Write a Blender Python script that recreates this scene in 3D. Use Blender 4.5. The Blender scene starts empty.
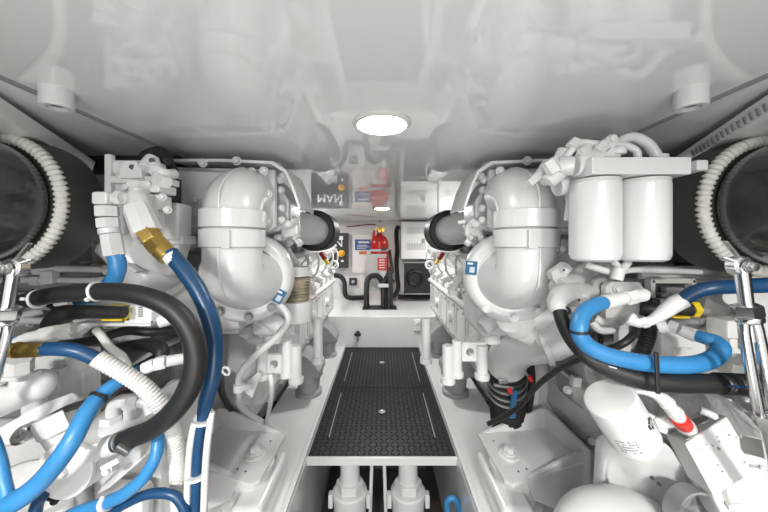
import bpy, bmesh, math, random
from mathutils import Vector, Matrix, Euler
random.seed(7)
S = bpy.context.scene
COL = S.collection
PI = math.pi

# ------------------------------------------------------------------ camera, world, lights, exposure
F = 300.0                       # focal length in pixels of the 768 px wide frame
CX, CY = 382.0, 243.0           # vanishing point of the aisle
CEIL, DECK = 0.24, -0.86        # ceiling and walkway heights relative to the camera
cam = bpy.data.cameras.new('camera')
cam.sensor_width = 36.0
cam.lens = F / 768 * 36
cam.shift_x = 2 / 768
cam.shift_y = -13 / 768
cam.clip_start = 0.02
camo = bpy.data.objects.new('camera', cam)
camo.rotation_euler = (PI / 2, 0, 0)
COL.objects.link(camo)
S.camera = camo

W = bpy.data.worlds.new('world')
S.world = W
W.use_nodes = True
W.node_tree.nodes['Background'].inputs[0].default_value = (1.0, 0.99, 0.975, 1)
W.node_tree.nodes['Background'].inputs[1].default_value = 0.50
LAMP = (26.0, 220.0)            # radiance of the two downlight diffusers
S.view_settings.view_transform = 'Standard'
S.view_settings.look = 'None'
S.view_settings.exposure = 0.84
S.view_settings.gamma = 1.0

def area(name, loc, size, power, rot=(0, 0, 0), spread=180):
    l = bpy.data.lights.new(name, 'AREA')
    l.shape = 'DISK'
    l.size = size
    l.energy = power
    l.spread = math.radians(spread)
    l.color = (1, 0.985, 0.96)
    o = bpy.data.objects.new(name, l)
    o.location = loc
    o.rotation_euler = rot
    COL.objects.link(o)
    return o
# fill lamps added behind the camera at ceiling height
area('added_ceiling_fill', (0, -0.75, CEIL - 0.015), 0.14, 3.0)
area('added_ceiling_fill', (-0.42, -0.58, CEIL - 0.015), 0.14, 3.1, (math.radians(50), 0, math.radians(4)), 78)
area('added_ceiling_fill', (0.42, -0.58, CEIL - 0.015), 0.14, 3.1, (math.radians(50), 0, math.radians(-4)), 78)

# added lamp behind the camera, turned up to brighten the ceiling
area('added_uplight', (0, -0.12, -0.50), 0.35, 1.7, (math.radians(176), 0, 0))

area('added_front_fill', (0, -1.05, 0.14), 0.40, 1.3, (math.radians(80), 0, 0))  # added fill from behind the camera onto the engine fronts
# unseen fill lamps added over the far ends of the engines
area('added_ceiling_fill', (-0.75, 2.85, CEIL - 0.012), 0.14, 3.4)
area('added_ceiling_fill', (0.75, 2.85, CEIL - 0.012), 0.14, 3.4)
area('added_front_fill', (0, -0.75, -0.30), 0.30, 2.4, (math.radians(86), 0, 0))  # second added fill, set low to lift the lower half

# ------------------------------------------------------------------ materials
def mat(name, col, rough=0.4, metal=0.0, coat=0.0, bump=0.0, bscale=60.0, var=0.0, vscale=8.0, spec=0.5, emit=None, estr=0.0):
    m = bpy.data.materials.new(name)
    m.use_nodes = True
    nt = m.node_tree
    b = nt.nodes['Principled BSDF']
    b.inputs['Base Color'].default_value = (*col, 1)
    b.inputs['Roughness'].default_value = rough
    b.inputs['Metallic'].default_value = metal
    b.inputs['Coat Weight'].default_value = coat
    b.inputs['Coat Roughness'].default_value = 0.12
    b.inputs['Specular IOR Level'].default_value = spec
    if emit:
        b.inputs['Emission Color'].default_value = (*emit, 1)
        b.inputs['Emission Strength'].default_value = estr
    tc = nt.nodes.new('ShaderNodeTexCoord')
    if var > 0:
        n = nt.nodes.new('ShaderNodeTexNoise')
        n.inputs['Scale'].default_value = vscale
        n.inputs['Detail'].default_value = 6
        nt.links.new(tc.outputs['Object'], n.inputs['Vector'])
        r = nt.nodes.new('ShaderNodeValToRGB')
        r.color_ramp.elements[0].position = 0.35
        r.color_ramp.elements[1].position = 0.65
        r.color_ramp.elements[0].color = (*[c * (1 - var) for c in col], 1)
        r.color_ramp.elements[1].color = (*[min(1, c * (1 + var * 0.5)) for c in col], 1)
        nt.links.new(n.outputs[0], r.inputs[0])
        nt.links.new(r.outputs[0], b.inputs['Base Color'])
    if bump > 0:
        n2 = nt.nodes.new('ShaderNodeTexNoise')
        n2.inputs['Scale'].default_value = bscale
        n2.inputs['Detail'].default_value = 4
        nt.links.new(tc.outputs['Object'], n2.inputs['Vector'])
        bp = nt.nodes.new('ShaderNodeBump')
        bp.inputs['Strength'].default_value = bump
        bp.inputs['Distance'].default_value = 0.004
        nt.links.new(n2.outputs[0], bp.inputs['Height'])
        nt.links.new(bp.outputs[0], b.inputs['Normal'])
    return m

WHITE = mat('engine_white_enamel', (0.67, 0.67, 0.66), 0.30, coat=0.35, bump=0.08, bscale=35)
CAST = mat('cast_white_enamel', (0.68, 0.68, 0.67), 0.42, coat=0.15, bump=0.35, bscale=90, var=0.06, vscale=14)
OLDWHITE = mat('dusty_white_enamel', (0.58, 0.575, 0.56), 0.5, bump=0.3, bscale=70, var=0.14, vscale=12)
CASEG = mat('shaded_casing_enamel', (0.33, 0.325, 0.31), 0.5, bump=0.3, bscale=60, var=0.25, vscale=10)  # white enamel darkened: the shade of the bay is put into this colour
GREYP = mat('grey_shade_paint', (0.30, 0.30, 0.295), 0.5, bump=0.15, var=0.1)  # grey paint; also carries the shade of mount feet and recesses
GEL = mat('ceiling_gelcoat', (0.80, 0.80, 0.79), 0.012)
GEL.node_tree.nodes['Principled BSDF'].inputs['IOR'].default_value = 1.9
HULLW = mat('hull_gelcoat', (0.86, 0.86, 0.84), 0.25, bump=0.05, bscale=8)
STRG = mat('stringer_gelcoat', (0.70, 0.70, 0.69), 0.2, coat=0.3, bump=0.04, bscale=10)
DARKLIN = mat('dark_hull_lining', (0.03, 0.03, 0.03), 0.8)
BILGE = mat('bilge_paint', (0.06, 0.058, 0.055), 0.6, bump=0.2)
TREAD = mat('black_tread_rubber', (0.012, 0.012, 0.0125), 0.5, spec=0.4)
RUBBER = mat('black_rubber', (0.013, 0.013, 0.013), 0.48, bump=0.05, bscale=120)
LAG = mat('black_exhaust_lagging', (0.042, 0.042, 0.040), 0.2, coat=0.7, bump=0.25, bscale=14, var=0.4, vscale=18)
LAGM = mat('black_matt_sleeve', (0.045, 0.045, 0.044), 0.42, bump=0.2, bscale=22)
ROPE = mat('white_rope', (0.66, 0.645, 0.60), 0.8, bump=0.6, bscale=160)
BLUE = mat('light_blue_hose', (0.035, 0.21, 0.46), 0.38, var=0.08, vscale=20)
NAVY = mat('dark_blue_hose', (0.009, 0.055, 0.14), 0.34, var=0.1, vscale=20)
BRASS = mat('brass', (0.50, 0.34, 0.095), 0.30, metal=0.85, bump=0.1, bscale=60)
CHROME = mat('polished_steel', (0.80, 0.80, 0.79), 0.2, metal=1.0)
STEEL = mat('brushed_steel', (0.55, 0.55, 0.54), 0.35, metal=1.0)
NYLON = mat('white_nylon', (0.66, 0.66, 0.645), 0.45)
CORR = mat('white_conduit', (0.62, 0.615, 0.59), 0.5)
RED = mat('red_paint', (0.50, 0.012, 0.012), 0.3, coat=0.3)
REDP = mat('red_plastic', (0.62, 0.03, 0.02), 0.4)
YEL = mat('yellow_plastic', (0.75, 0.55, 0.02), 0.4)
ORG = mat('orange_plastic', (0.85, 0.32, 0.02), 0.35)
ORGS = mat('orange_sticker', (0.66, 0.16, 0.03), 0.5)
BLUES = mat('blue_sticker', (0.02, 0.08, 0.30), 0.4)
TEALS = mat('blue_data_plate', (0.02, 0.13, 0.26), 0.3)
SILV = mat('silver_data_plate', (0.55, 0.58, 0.62), 0.3)
PANELD = mat('dark_control_panel', (0.035, 0.035, 0.036), 0.4)
PRINT = mat('white_print', (0.75, 0.75, 0.74), 0.5)
INK = mat('black_ink', (0.04, 0.04, 0.045), 0.5)
GREYI = mat('grey_ink', (0.25, 0.25, 0.25), 0.5)
RUST = mat('stained_bellows', (0.52, 0.46, 0.36), 0.5, var=0.55, vscale=30)
CABW = mat('cabinet_white', (0.78, 0.775, 0.765), 0.35)
SHGREY = mat('grey_heat_sheet', (0.50, 0.50, 0.485), 0.5)
DIFFS = [mat('lit_diffuser', (1, 1, 1), 0.5, emit=(1, 0.985, 0.96), estr=v) for v in LAMP]

# ------------------------------------------------------------------ helpers
def P(px, py, y):
    """world point at depth y that the photograph shows at (px, py)"""
    return Vector(((px - CX) / F * y, y, (CY - py) / F * y))

def frame(axis):
    a = Vector(axis).normalized()
    up = Vector((0, 0, 1)) if abs(a.z) < 0.95 else Vector((0, 1, 0))
    x = up.cross(a).normalized()
    return x, a.cross(x).normalized(), a

def smooth_pts(pts, n):
    if n <= 1 or len(pts) < 3:
        return [Vector(p) for p in pts]
    p = [Vector(q) for q in pts]
    p = [2 * p[0] - p[1]] + p + [2 * p[-1] - p[-2]]
    out = []
    for i in range(1, len(p) - 2):
        a, b, c, d = p[i - 1:i + 3]
        for k in range(n):
            t = k / n
            out.append(0.5 * (2 * b + (c - a) * t + (2 * a - 5 * b + 4 * c - d) * t * t + (3 * b - a - 3 * c + d) * t ** 3))
    out.append(p[-2])
    return out

class MB:
    def __init__(s):
        s.bm = bmesh.new()
    def _merge(s, b):
        me = bpy.data.meshes.new('tmp')
        b.to_mesh(me)
        b.free()
        s.bm.from_mesh(me)
        bpy.data.meshes.remove(me)
        return s
    def box(s, c, size, rot=None, bev=0.0, seg=2):
        b = bmesh.new()
        bmesh.ops.create_cube(b, size=1)
        for v in b.verts:
            v.co = Vector((v.co.x * size[0], v.co.y * size[1], v.co.z * size[2]))
        if bev > 0:
            bmesh.ops.bevel(b, geom=b.edges[:], offset=min(bev, min(size) * 0.45), segments=seg, affect='EDGES', profile=0.5)
        R = Matrix.Identity(3)
        if rot is not None:
            R = rot if isinstance(rot, Matrix) else Euler(rot).to_matrix()
        c = Vector(c)
        for v in b.verts:
            v.co = R @ v.co + c
        return s._merge(b)
    def bar(s, p0, p1, w, h, bev=0.0, twist=0.0):
        p0, p1 = Vector(p0), Vector(p1)
        x, y, a = frame(p1 - p0)
        R = Matrix((x, y, a)).transposed() @ Matrix.Rotation(twist, 3, 'Z')
        return s.box((p0 + p1) / 2, (w, h, (p1 - p0).length), R, bev)
    def rings(s, rings, closed=False, caps=True):
        vs = [[s.bm.verts.new(p) for p in r] for r in rings]
        n = len(vs[0])
        m = len(vs)
        for i in range(m if closed else m - 1):
            A, B = vs[i], vs[(i + 1) % m]
            for k in range(n):
                try:
                    s.bm.faces.new((A[k], A[(k + 1) % n], B[(k + 1) % n], B[k]))
                except ValueError:
                    pass
        if caps and not closed:
            try:
                s.bm.faces.new(list(reversed(vs[0])))
                s.bm.faces.new(vs[-1])
            except ValueError:
                pass
        return s
    def lathe(s, p0, axis, prof, seg=32, rot=0.0):
        """prof: list of (distance along axis, radius)"""
        x, y, a = frame(axis)
        p0 = Vector(p0)
        R = []
        for t, r in prof:
            r = max(r, 1e-5)
            R.append([p0 + a * t + (x * math.cos(rot + 2 * PI * k / seg) + y * math.sin(rot + 2 * PI * k / seg)) * r for k in range(seg)])
        return s.rings(R)
    def cyl(s, p0, p1, r0, r1=None, seg=24, bev=0.0, rot=0.0):
        p0, p1 = Vector(p0), Vector(p1)
        r1 = r0 if r1 is None else r1
        L = (p1 - p0).length
        if bev > 0:
            b = min(bev, L * 0.4, r0 * 0.6, r1 * 0.6)
            prof = [(0, r0 - b), (b * 0.3, r0 - b * 0.3), (b, r0), (L - b, r1), (L - b * 0.3, r1 - b * 0.3), (L, r1 - b)]
        else:
            prof = [(0, r0), (L, r1)]
        return s.lathe(p0, p1 - p0, prof, seg, rot)
    def hexa(s, p0, p1, r, rot=0.0):
        return s.cyl(p0, p1, r, seg=6, bev=r * 0.12, rot=rot)
    def tube(s, pts, r, seg=14, n=8, rib=0.0, ribn=2, closed=False):
        """r: radius or one per control point"""
        c = smooth_pts(pts, n)
        m = len(c)
        if isinstance(r, (list, tuple)):
            rr = []
            for i in range(m):
                t = i / (m - 1) * (len(r) - 1)
                k = min(int(t), len(r) - 2)
                rr.append(r[k] + (r[k + 1] - r[k]) * (t - k))
        else:
            rr = [r] * m
        if rib > 0:
            # resample evenly so the ribs are regular
            L = [0]
            for i in range(1, m):
                L.append(L[-1] + (c[i] - c[i - 1]).length)
            pitch = rr[0] * 0.42
            cnt = max(8, int(L[-1] / pitch)) * ribn
            nc, nr = [], []
            j = 0
            for q in range(cnt + 1):
                d = L[-1] * q / cnt
                while j < m - 2 and L[j + 1] < d:
                    j += 1
                t = (d - L[j]) / max(1e-9, L[j + 1] - L[j])
                nc.append(c[j].lerp(c[j + 1], t))
                base = rr[j] + (rr[j + 1] - rr[j]) * t
                nr.append(base * (1 - (rib if q % 2 else 0)))
            c, rr, m = nc, nr, len(nc)
        T = [(c[min(i + 1, m - 1)] - c[max(i - 1, 0)]).normalized() for i in range(m)]
        x = frame(T[0])[0]
        R = []
        for i in range(m):
            x = (x - T[i] * x.dot(T[i]))
            x = x.normalized() if x.length > 1e-6 else frame(T[i])[0]
            y = T[i].cross(x)
            R.append([c[i] + (x * math.cos(2 * PI * k / seg) + y * math.sin(2 * PI * k / seg)) * rr[i] for k in range(seg)])
        return s.rings(R)
    def torus(s, c, axis, R0, r, seg=40, seg2=12, lump=0.0, nl=40):
        x, y, a = frame(axis)
        c = Vector(c)
        R = []
        for i in range(seg):
            th = 2 * PI * i / seg
            d = x * math.cos(th) + y * math.sin(th)
            q = r * (1 - lump * (0.5 + 0.5 * math.cos(nl * th)))
            R.append([c + d * R0 + (d * math.cos(2 * PI * k / seg2) + a * math.sin(2 * PI * k / seg2)) * q for k in range(seg2)])
        return s.rings(R, closed=True)
    def ball(s, c, r, sc=(1, 1, 1), u=20, v=12, rot=None):
        b = bmesh.new()
        bmesh.ops.create_uvsphere(b, u_segments=u, v_segments=v, radius=1)
        R = Matrix.Identity(3) if rot is None else Euler(rot).to_matrix()
        for w in b.verts:
            w.co = R @ Vector((w.co.x * r * sc[0], w.co.y * r * sc[1], w.co.z * r * sc[2])) + Vector(c)
        return s._merge(b)
    def prism(s, pts, vec, bev=0.0, seg=2):
        b = bmesh.new()
        vec = Vector(vec)
        A = [b.verts.new(Vector(p)) for p in pts]
        B = [b.verts.new(Vector(p) + vec) for p in pts]
        n = len(A)
        b.faces.new(A)
        b.faces.new(list(reversed(B)))
        for i in range(n):
            b.faces.new((A[i], B[i], B[(i + 1) % n], A[(i + 1) % n]))
        bmesh.ops.recalc_face_normals(b, faces=b.faces[:])
        if bev > 0:
            bmesh.ops.bevel(b, geom=b.edges[:], offset=bev, segments=seg, affect='EDGES', profile=0.5)
        return s._merge(b)
    def build(s, name, m, parent=None, sharp=38, origin=None):
        bm = s.bm
        bmesh.ops.recalc_face_normals(bm, faces=bm.faces[:])
        if parent is not None:
            top = parent
            while top.parent:
                top = top.parent
            org = Vector(top.location)
        elif origin is not None:
            org = Vector(origin)
        else:
            lo = [min(v.co[i] for v in bm.verts) for i in range(3)]
            hi = [max(v.co[i] for v in bm.verts) for i in range(3)]
            org = Vector(((lo[0] + hi[0]) / 2, (lo[1] + hi[1]) / 2, lo[2]))
        for v in bm.verts:
            v.co -= org
        me = bpy.data.meshes.new(name)
        bm.to_mesh(me)
        bm.free()
        for p in me.polygons:
            p.use_smooth = True
        me.set_sharp_from_angle(angle=math.radians(sharp))
        me.materials.append(m)
        o = bpy.data.objects.new(name, me)
        COL.objects.link(o)
        if parent is not None:
            o.parent = parent
        else:
            o.location = org
        wn = o.modifiers.new('weighted_normals', 'WEIGHTED_NORMAL')
        wn.keep_sharp = True
        wn.weight = 80
        return o

def tag(o, label, cat, group=None):
    o['label'] = label
    o['category'] = cat
    if group:
        o['group'] = group
    return o
def thing(name, label, cat, loc, group=None):
    o = bpy.data.objects.new(name, None)
    o.empty_display_size = 0.05
    o.location = loc
    COL.objects.link(o)
    return tag(o, label, cat, group)
def struct(o):
    o['kind'] = 'structure'
    return o

_bolt = {}
def bolt(parent, p, axis, r, m=None, name='bolt'):
    """hex headed bolt with a washer face, standing on point p"""
    m = m or WHITE
    if m.name not in _bolt:
        b = MB()
        b.cyl((0, 0, -0.25), (0, 0, 0.22), 1.25, seg=20)
        b.hexa((0, 0, 0.2), (0, 0, 1.15), 1.0)
        o = b.build('bolt', m, None, origin=(0, 0, 0))
        _bolt[m.name] = o.data
        bpy.data.objects.remove(o)
    o = bpy.data.objects.new(name, _bolt[m.name])
    COL.objects.link(o)
    top = parent
    while top.parent:
        top = top.parent
    o.parent = parent
    x, y, a = frame(axis)
    R = Matrix((x, y, a)).transposed().to_4x4()
    o.matrix_local = Matrix.Translation(Vector(p) - Vector(top.location)) @ R @ Matrix.Diagonal((r, r, r, 1))
    return o

def pp(pts, y=None):
    return [P(*q) if len(q) == 3 else P(q[0], q[1], y) for q in pts]

def text_mesh(txt, size, name, m, parent, mw):
    cu = bpy.data.curves.new('t', 'FONT')
    cu.body = txt
    cu.size = size
    cu.extrude = 0.0008
    cu.align_x = 'CENTER'
    cu.align_y = 'CENTER'
    t = bpy.data.objects.new('t', cu)
    COL.objects.link(t)
    bpy.context.view_layer.update()
    me = bpy.data.meshes.new_from_object(t.evaluated_get(bpy.context.evaluated_depsgraph_get()))
    bpy.data.objects.remove(t)
    me.materials.clear()
    me.materials.append(m)
    o = bpy.data.objects.new(name, me)
    COL.objects.link(o)
    o.parent = parent
    top = parent
    while top.parent:
        top = top.parent
    o.matrix_local = Matrix.Translation(-Vector(top.location)) @ mw
    return o
FACING = Matrix.Rotation(PI / 2, 4, 'X')       # lettering on a face that looks at the camera

def tie(parent, c, axis, r, m, name='cable_tie', head=None, w=0.0022):
    b = MB()
    a = Vector(axis).normalized()
    c = Vector(c)
    b.lathe(c - a * w, a, [(0, r * 0.9), (0, r * 1.07), (2 * w, r * 1.07), (2 * w, r * 0.9)], 24)
    if head is not None:
        h = Vector(head).normalized()
        b.bar(c + h * r, c + h * (r + 0.005), 0.006, 0.005, 0.0008)
    return b.build(name, m, parent)

# ------------------------------------------------------------------ the setting
YB = 3.27
b = MB(); b.box((0, 1.4, CEIL + 0.02), (3.4, 4.0, 0.04)); struct(b.build('ceiling', GEL))
b = MB(); b.box((0, YB + 0.03, -0.4), (3.4, 0.06, 1.4)); struct(b.build('wall_back', CABW))
b = MB(); b.box((0, 0.9, -1.34), (3.4, 4.9, 0.04)); struct(b.build('floor', BILGE))
for s, nm in ((-1, 'left'), (1, 'right')):
    b = MB(); b.box((s * 1.5, 1.2, -0.55), (0.06, 4.6, 1.6)); struct(b.build('wall_' + nm, DARKLIN))
    # engine stringer
    b = MB()
    b.box((s * 0.435, 0.95, -1.10), (0.27, 4.6, 0.48), bev=0.012)
    b.box((s * 0.312, 0.95, -0.853), (0.018, 4.6, 0.02), bev=0.004)
    struct(b.build('trim_1' if s < 0 else 'trim_2', STRG))
# raised after deck at the end of the aisle
b = MB(); b.box((0, 2.9, -0.98), (2.6, 0.80, 0.74), bev=0.01); struct(b.build('floor_step', STRG))
# hull-side ceiling ledge, slanting outboard
for s, nm, x0 in ((-1, 'trim_3', 0), (1, 'trim_4', 6)):
    b = MB()
    R = []
    for y in (0.10, 0.471, 0.58, 0.684, 0.78):
        k = (y - 0.471) / 0.213
        x, z = s * (0.60 + 0.10 * k), min(CEIL, 0.229 - 0.012 * k)
        R.append([Vector((x, y, z)), Vector((x + s * 0.008, y, z - 0.024)), Vector((x + s * 0.03, y, z - 0.028)), Vector((x + s * 0.7, y, z - 0.016)), Vector((x + s * 0.7, y, z))])
    b.rings(R)
    struct(b.build(nm, HULLW))
    # ceiling batten that covers the panel seam
    b = MB(); b.box((s * 0.548, 0.75, CEIL - 0.002), (0.008, 3.4, 0.006), bev=0.001); struct(b.build('trim_5' if s < 0 else 'trim_6', GREYP))

# ventilation slots in the ledge beside the right-hand exhaust pipe
b = MB()
for i in range(18):
    y = 0.43 + i * 0.0145
    k = (y - 0.471) / 0.213
    b.box((0.60 + 0.10 * k + 0.0045, y, 0.229 - 0.012 * k - 0.015), (0.004, 0.0065, 0.013), (0, math.radians(-16), math.radians(-25)), bev=0.001)
struct(b.build('trim_7', GREYP))

# black strip below the ceiling at the engine bay
for s, nm in ((-1, 'trim_8'), (1, 'trim_9')):
    b = MB(); b.box((s * 0.89, 0.86, CEIL - 0.018), (0.66, 0.08, 0.036), bev=0.004); struct(b.build(nm, DARKLIN))

# recessed ceiling downlights along the aisle
for y, lab in ((0.60, 'large round downlight in the ceiling nearest the camera'), (2.06, 'small-looking round downlight in the ceiling near the rear bulkhead')):
    r = 0.0585
    c = Vector((0, y, CEIL))
    t = thing('ceiling_downlight', lab, 'light', c, 'aisle downlights')
    b = MB(); b.lathe(c + Vector((0, 0, 0.001)), (0, 0, -1), [(0, r), (0.004, r), (0.0075, r - 0.004), (0.0075, r - 0.009), (0.004, r - 0.011), (0.0, r - 0.012)], 48)
    b.build('trim_ring', WHITE, t)
    b = MB(); b.lathe(c, (0, 0, -1), [(0, r - 0.0105), (0.003, r - 0.0105), (0.005, r - 0.02), (0.0055, 0.0)], 48)
    b.build('diffuser', DIFFS[0 if y < 1 else 1], t)

# short white ceiling cylinders with a dark mouth
for px, lab in ((57, 'short white cylinder under the ceiling above the exhaust pipe beside the valve block'), (691, 'short white cylinder under the ceiling above the twin white filter canisters')):
    p = P(px, 92, 0.47)
    c = Vector((p.x, 0.47, CEIL))
    t = thing('ceiling_nozzle', lab, 'nozzle', c, 'ceiling nozzles')
    r = 0.0205
    b = MB(); b.lathe(c, (0, 0, -1), [(0, r), (0.027, r), (0.029, r - 0.001), (0.029, r * 0.62), (0.022, r * 0.60), (0.022, 0)], 40)
    b.build('body', WHITE, t)
    b = MB(); b.cyl(c - Vector((0, 0, 0.0235)), c - Vector((0, 0, 0.0225)), r * 0.56, seg=32)
    b.build('mouth', INK, t)

# ------------------------------------------------------------------ walkway plate with tread lugs
Y1, Y2 = 1.216, 2.49
t = thing('walkway_hatch', 'long black diamond-tread walkway hatch down the middle of the aisle', 'hatch', (0, (Y1 + Y2) / 2, DECK))
b = MB(); b.box((0, (Y1 + Y2) / 2, DECK - 0.0125), (0.60, Y2 - Y1, 0.015), bev=0.002); b.build('panel', TREAD, t)
b = MB()
n = 0
st = 0.0235
yy = Y1 + 0.012
row = 0
while yy < Y2 - 0.01:
    xx = -0.285
    k = 0
    while xx < 0.29:
        ang = math.radians(45) if (row + k) % 2 else math.radians(-45)
        d = Vector((math.cos(ang), math.sin(ang), 0)); e = Vector((-d.y, d.x, 0))
        c = Vector((xx, yy, DECK - 0.005))
        L, w, h = 0.0115, 0.0036, 0.0028
        V = [b.bm.verts.new(c + q) for q in (d * L, e * w, -d * L, -e * w)]
        T = [b.bm.verts.new(c + q + Vector((0, 0, h))) for q in (d * L * 0.62, -d * L * 0.62)]
        for f in ((V[0], V[1], T[1], T[0]), (V[1], V[2], T[1]), (V[2], V[3], T[0], T[1]), (V[3], V[0], T[0])):
            b.bm.faces.new(f)
        xx += st
        k += 1
    yy += st
    row += 1
b.build('tread_pattern', TREAD, t)
b = MB(); b.box((0, Y1 - 0.006, DECK - 0.019), (0.612, 0.012, 0.032), bev=0.003); b.build('front_edge', WHITE, t)
for sx, ya, yb_ in ((-1, 1.33, 1.72), (1, 1.33, 1.72), (-1, 1.87, 2.36), (1, 1.87, 2.36)):
    b = MB(); b.box((sx * 0.235, (ya + yb_) / 2, DECK - 0.0005), (0.004, yb_ - ya, 0.003)); b.build('hatch_seam', STEEL, t)
b = MB(); b.box((0, 1.80, DECK - 0.001), (0.56, 0.004, 0.004)); b.build('joint', INK, t)
for y in (1.53, 2.16):
    b = MB(); b.lathe((0.0, y, DECK - 0.004), (0, 0, 1), [(0, 0.018), (0.005, 0.018), (0.006, 0.012), (0.004, 0.011), (0.004, 0)], 24)
    b.build('lift_ring', CHROME, t)

# ------------------------------------------------------------------ things under the walkway
for px, lab in ((350, 'white sea strainer under the hatch, further from the blue hose end'), (408, 'white sea strainer under the hatch, nearer the blue hose end')):
    y = 1.33
    base = P(px, 520, y)
    t = thing('sea_strainer', lab, 'strainer', base, 'sea strainers')
    b = MB(); b.lathe(base, (0, 0, 1), [(0, 0.07), (0.10, 0.072), (0.11, 0.076), (0.135, 0.076), (0.14, 0.070)], 28); b.build('body', WHITE, t)
    b = MB(); b.hexa(base + Vector((0, 0, 0.14)), base + Vector((0, 0, 0.18)), 0.060); b.build('cap', WHITE, t)
    b = MB(); b.cyl(base + Vector((0, 0, 0.17)), base + Vector((0, 0, 0.33)), 0.043, 0.041, bev=0.004); b.build('pipe', WHITE, t)
    for sx in (-1, 1):
        b = MB(); b.box(base + Vector((sx * 0.083, -0.01, 0.10)), (0.02, 0.03, 0.06), bev=0.004); b.build('lug', WHITE, t)
for px, k, lab in ((370, 1, 'thin white rod under the hatch beside the strainer further from the blue hose'), (386, -1, 'thin white rod under the hatch beside the strainer nearer the blue hose')):
    b = MB(); b.cyl(P(px + k * 2, 455, 1.33), P(px, 520, 1.33), 0.008, seg=12); tag(b.build('support_rod', WHITE), lab, 'rod', 'rods under the hatch')
b = MB()
b.box((0.0, 1.75, -1.10), (0.50, 0.05, 0.40), bev=0.004)
struct(b.build('wall_bilge', BILGE))
b = MB(); b.tube(pp([(449, 520), (447, 503), (452, 498), (458, 504), (459, 520)], 1.15), 0.011); tag(b.build('blue_hose_end', BLUE), 'bent blue hose end under the hatch beside the stringer', 'hose')

# ------------------------------------------------------------------ rear bulkhead
def wallbox(px0, py0, px1, py1, y, depth, mtl, name, parent=None, bev=0.004):
    a, c = P(px0, py0, y), P(px1, py1, y)
    b = MB(); b.box(((a.x + c.x) / 2, y + depth / 2, (a.z + c.z) / 2), (abs(c.x - a.x), depth, abs(c.z - a.z)), bev=bev)
    return b.build(name, mtl, parent)
# control panel with the orange button
t = thing('control_panel', 'dark control box with an orange button on the rear bulkhead', 'control panel', P(340, 268, 3.27))
wallbox(311, 233, 348, 268, 3.20, 0.065, PANELD, 'body', t)
c = P(341.5, 253.5, 3.2)
b = MB(); b.lathe(c, (0, -1, 0), [(0, 0.037), (0.006, 0.036), (0.008, 0.026)], 28); b.build('button_ring', YEL, t)
b = MB(); b.lathe(c - Vector((0, 0.006, 0)), (0, -1, 0), [(0, 0.024), (0.018, 0.024), (0.022, 0.018), (0.022, 0)], 28); b.build('button', ORG, t)
text_mesh('MAN', 0.125, 'lettering', PRINT, t, Matrix.Translation(P(330, 243.2, 3.199)) @ FACING)
wallbox(339, 236, 343, 240, 3.195, 0.01, PRINT, 'sticker', t, 0.001)
wallbox(341, 260, 343.5, 262, 3.195, 0.01, PRINT, 'sticker', t, 0.001)
# white backing board with its signs
t = thing('backing_board', 'white board with blue and orange signs on the rear bulkhead', 'board', P(362, 275, 3.27))
wallbox(351.5, 234, 372, 273, 3.245, 0.02, CABW, 'board', t)
sg = wallbox(355, 239.5, 370.5, 250, 3.24, 0.006, BLUES, 'blue_sign', t, 0.001)
wallbox(358, 241.2, 369, 243.2, 3.2385, 0.003, PRINT, 'print_line', sg, 0)
for i, w in enumerate((10, 12, 9)):
    wallbox(357, 245 + i * 1.5, 357 + w, 245.6 + i * 1.5, 3.2385, 0.003, PRINT, 'print_line', sg, 0)
wallbox(359, 251.2, 367, 254.2, 3.24, 0.006, ORGS, 'orange_sticker', t, 0.001)
t = thing('wall_socket', 'small dark square socket low on the rear bulkhead', 'socket', P(353, 286, 3.26))
wallbox(349, 278, 357, 285.5, 3.245, 0.02, PANELD, 'plate', t)
wallbox(351.5, 280.5, 354.5, 283, 3.235, 0.012, SILV, 'switch', t)
# fire bottle
fb = P(379.5, 288, 3.14)
t = thing('fire_extinguisher', 'red fire suppression bottle with brass valve on the rear bulkhead', 'fire extinguisher', fb)
r = 0.094
b = MB(); b.lathe(fb, (0, 0, 1), [(0, r * 0.8), (0.02, r), (0.46, r), (0.50, r * 0.93), (0.535, r * 0.7), (0.552, r * 0.36), (0.575, r * 0.25)], 36); b.build('bottle', RED, t)
b = MB()
b.cyl(fb + Vector((0, 0, 0.57)), fb + Vector((0, 0, 0.64)), 0.018, bev=0.003)
b.hexa(fb + Vector((0, 0, 0.585)), fb + Vector((0, 0, 0.61)), 0.028)
b.bar(fb + Vector((-0.05, 0, 0.615)), fb + Vector((0.06, 0, 0.625)), 0.016, 0.018, 0.003)
b.cyl(fb + Vector((0.035, -0.03, 0.60)), fb + Vector((0.035, 0.02, 0.60)), 0.018, bev=0.003)
b.build('valve', BRASS, t)
b = MB(); b.cyl(fb + Vector((-0.07, -0.03, 0.50)), fb + Vector((-0.055, -0.03, 0.60)), 0.014, bev=0.003); b.build('pull_pin', REDP, t)
b = MB(); b.lathe(fb + Vector((0, 0, 0.385)), (0, 0, 1), [(0, r + 0.001), (0, r + 0.003), (0.022, r + 0.003), (0.022, r + 0.001)], 36); b.build('band', SILV, t)
wallbox(381.5, 247.0, 386.5, 250.5, 3.038, 0.014, INK, 'gauge_label', t, 0.001)
t = thing('bottle_guard', 'pale grey sheet guard in front of the red bottle', 'guard', P(377, 291, 3.02))
gp = wallbox(366.5, 254, 386.5, 291, 3.0, 0.018, SHGREY, 'sheet', t, 0.003)
rl = wallbox(377.5, 258, 386.2, 270, 2.994, 0.008, REDP, 'red_label', t, 0.0005)
for i in range(4):
    wallbox(379, 259.5 + i * 2.6, 384.6, 260.5 + i * 2.6, 2.991, 0.004, PRINT, 'print_line', rl, 0)
wallbox(380, 271.5, 386.2, 278, 2.994, 0.008, NYLON, 'pale_label', t, 0.0005)
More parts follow.
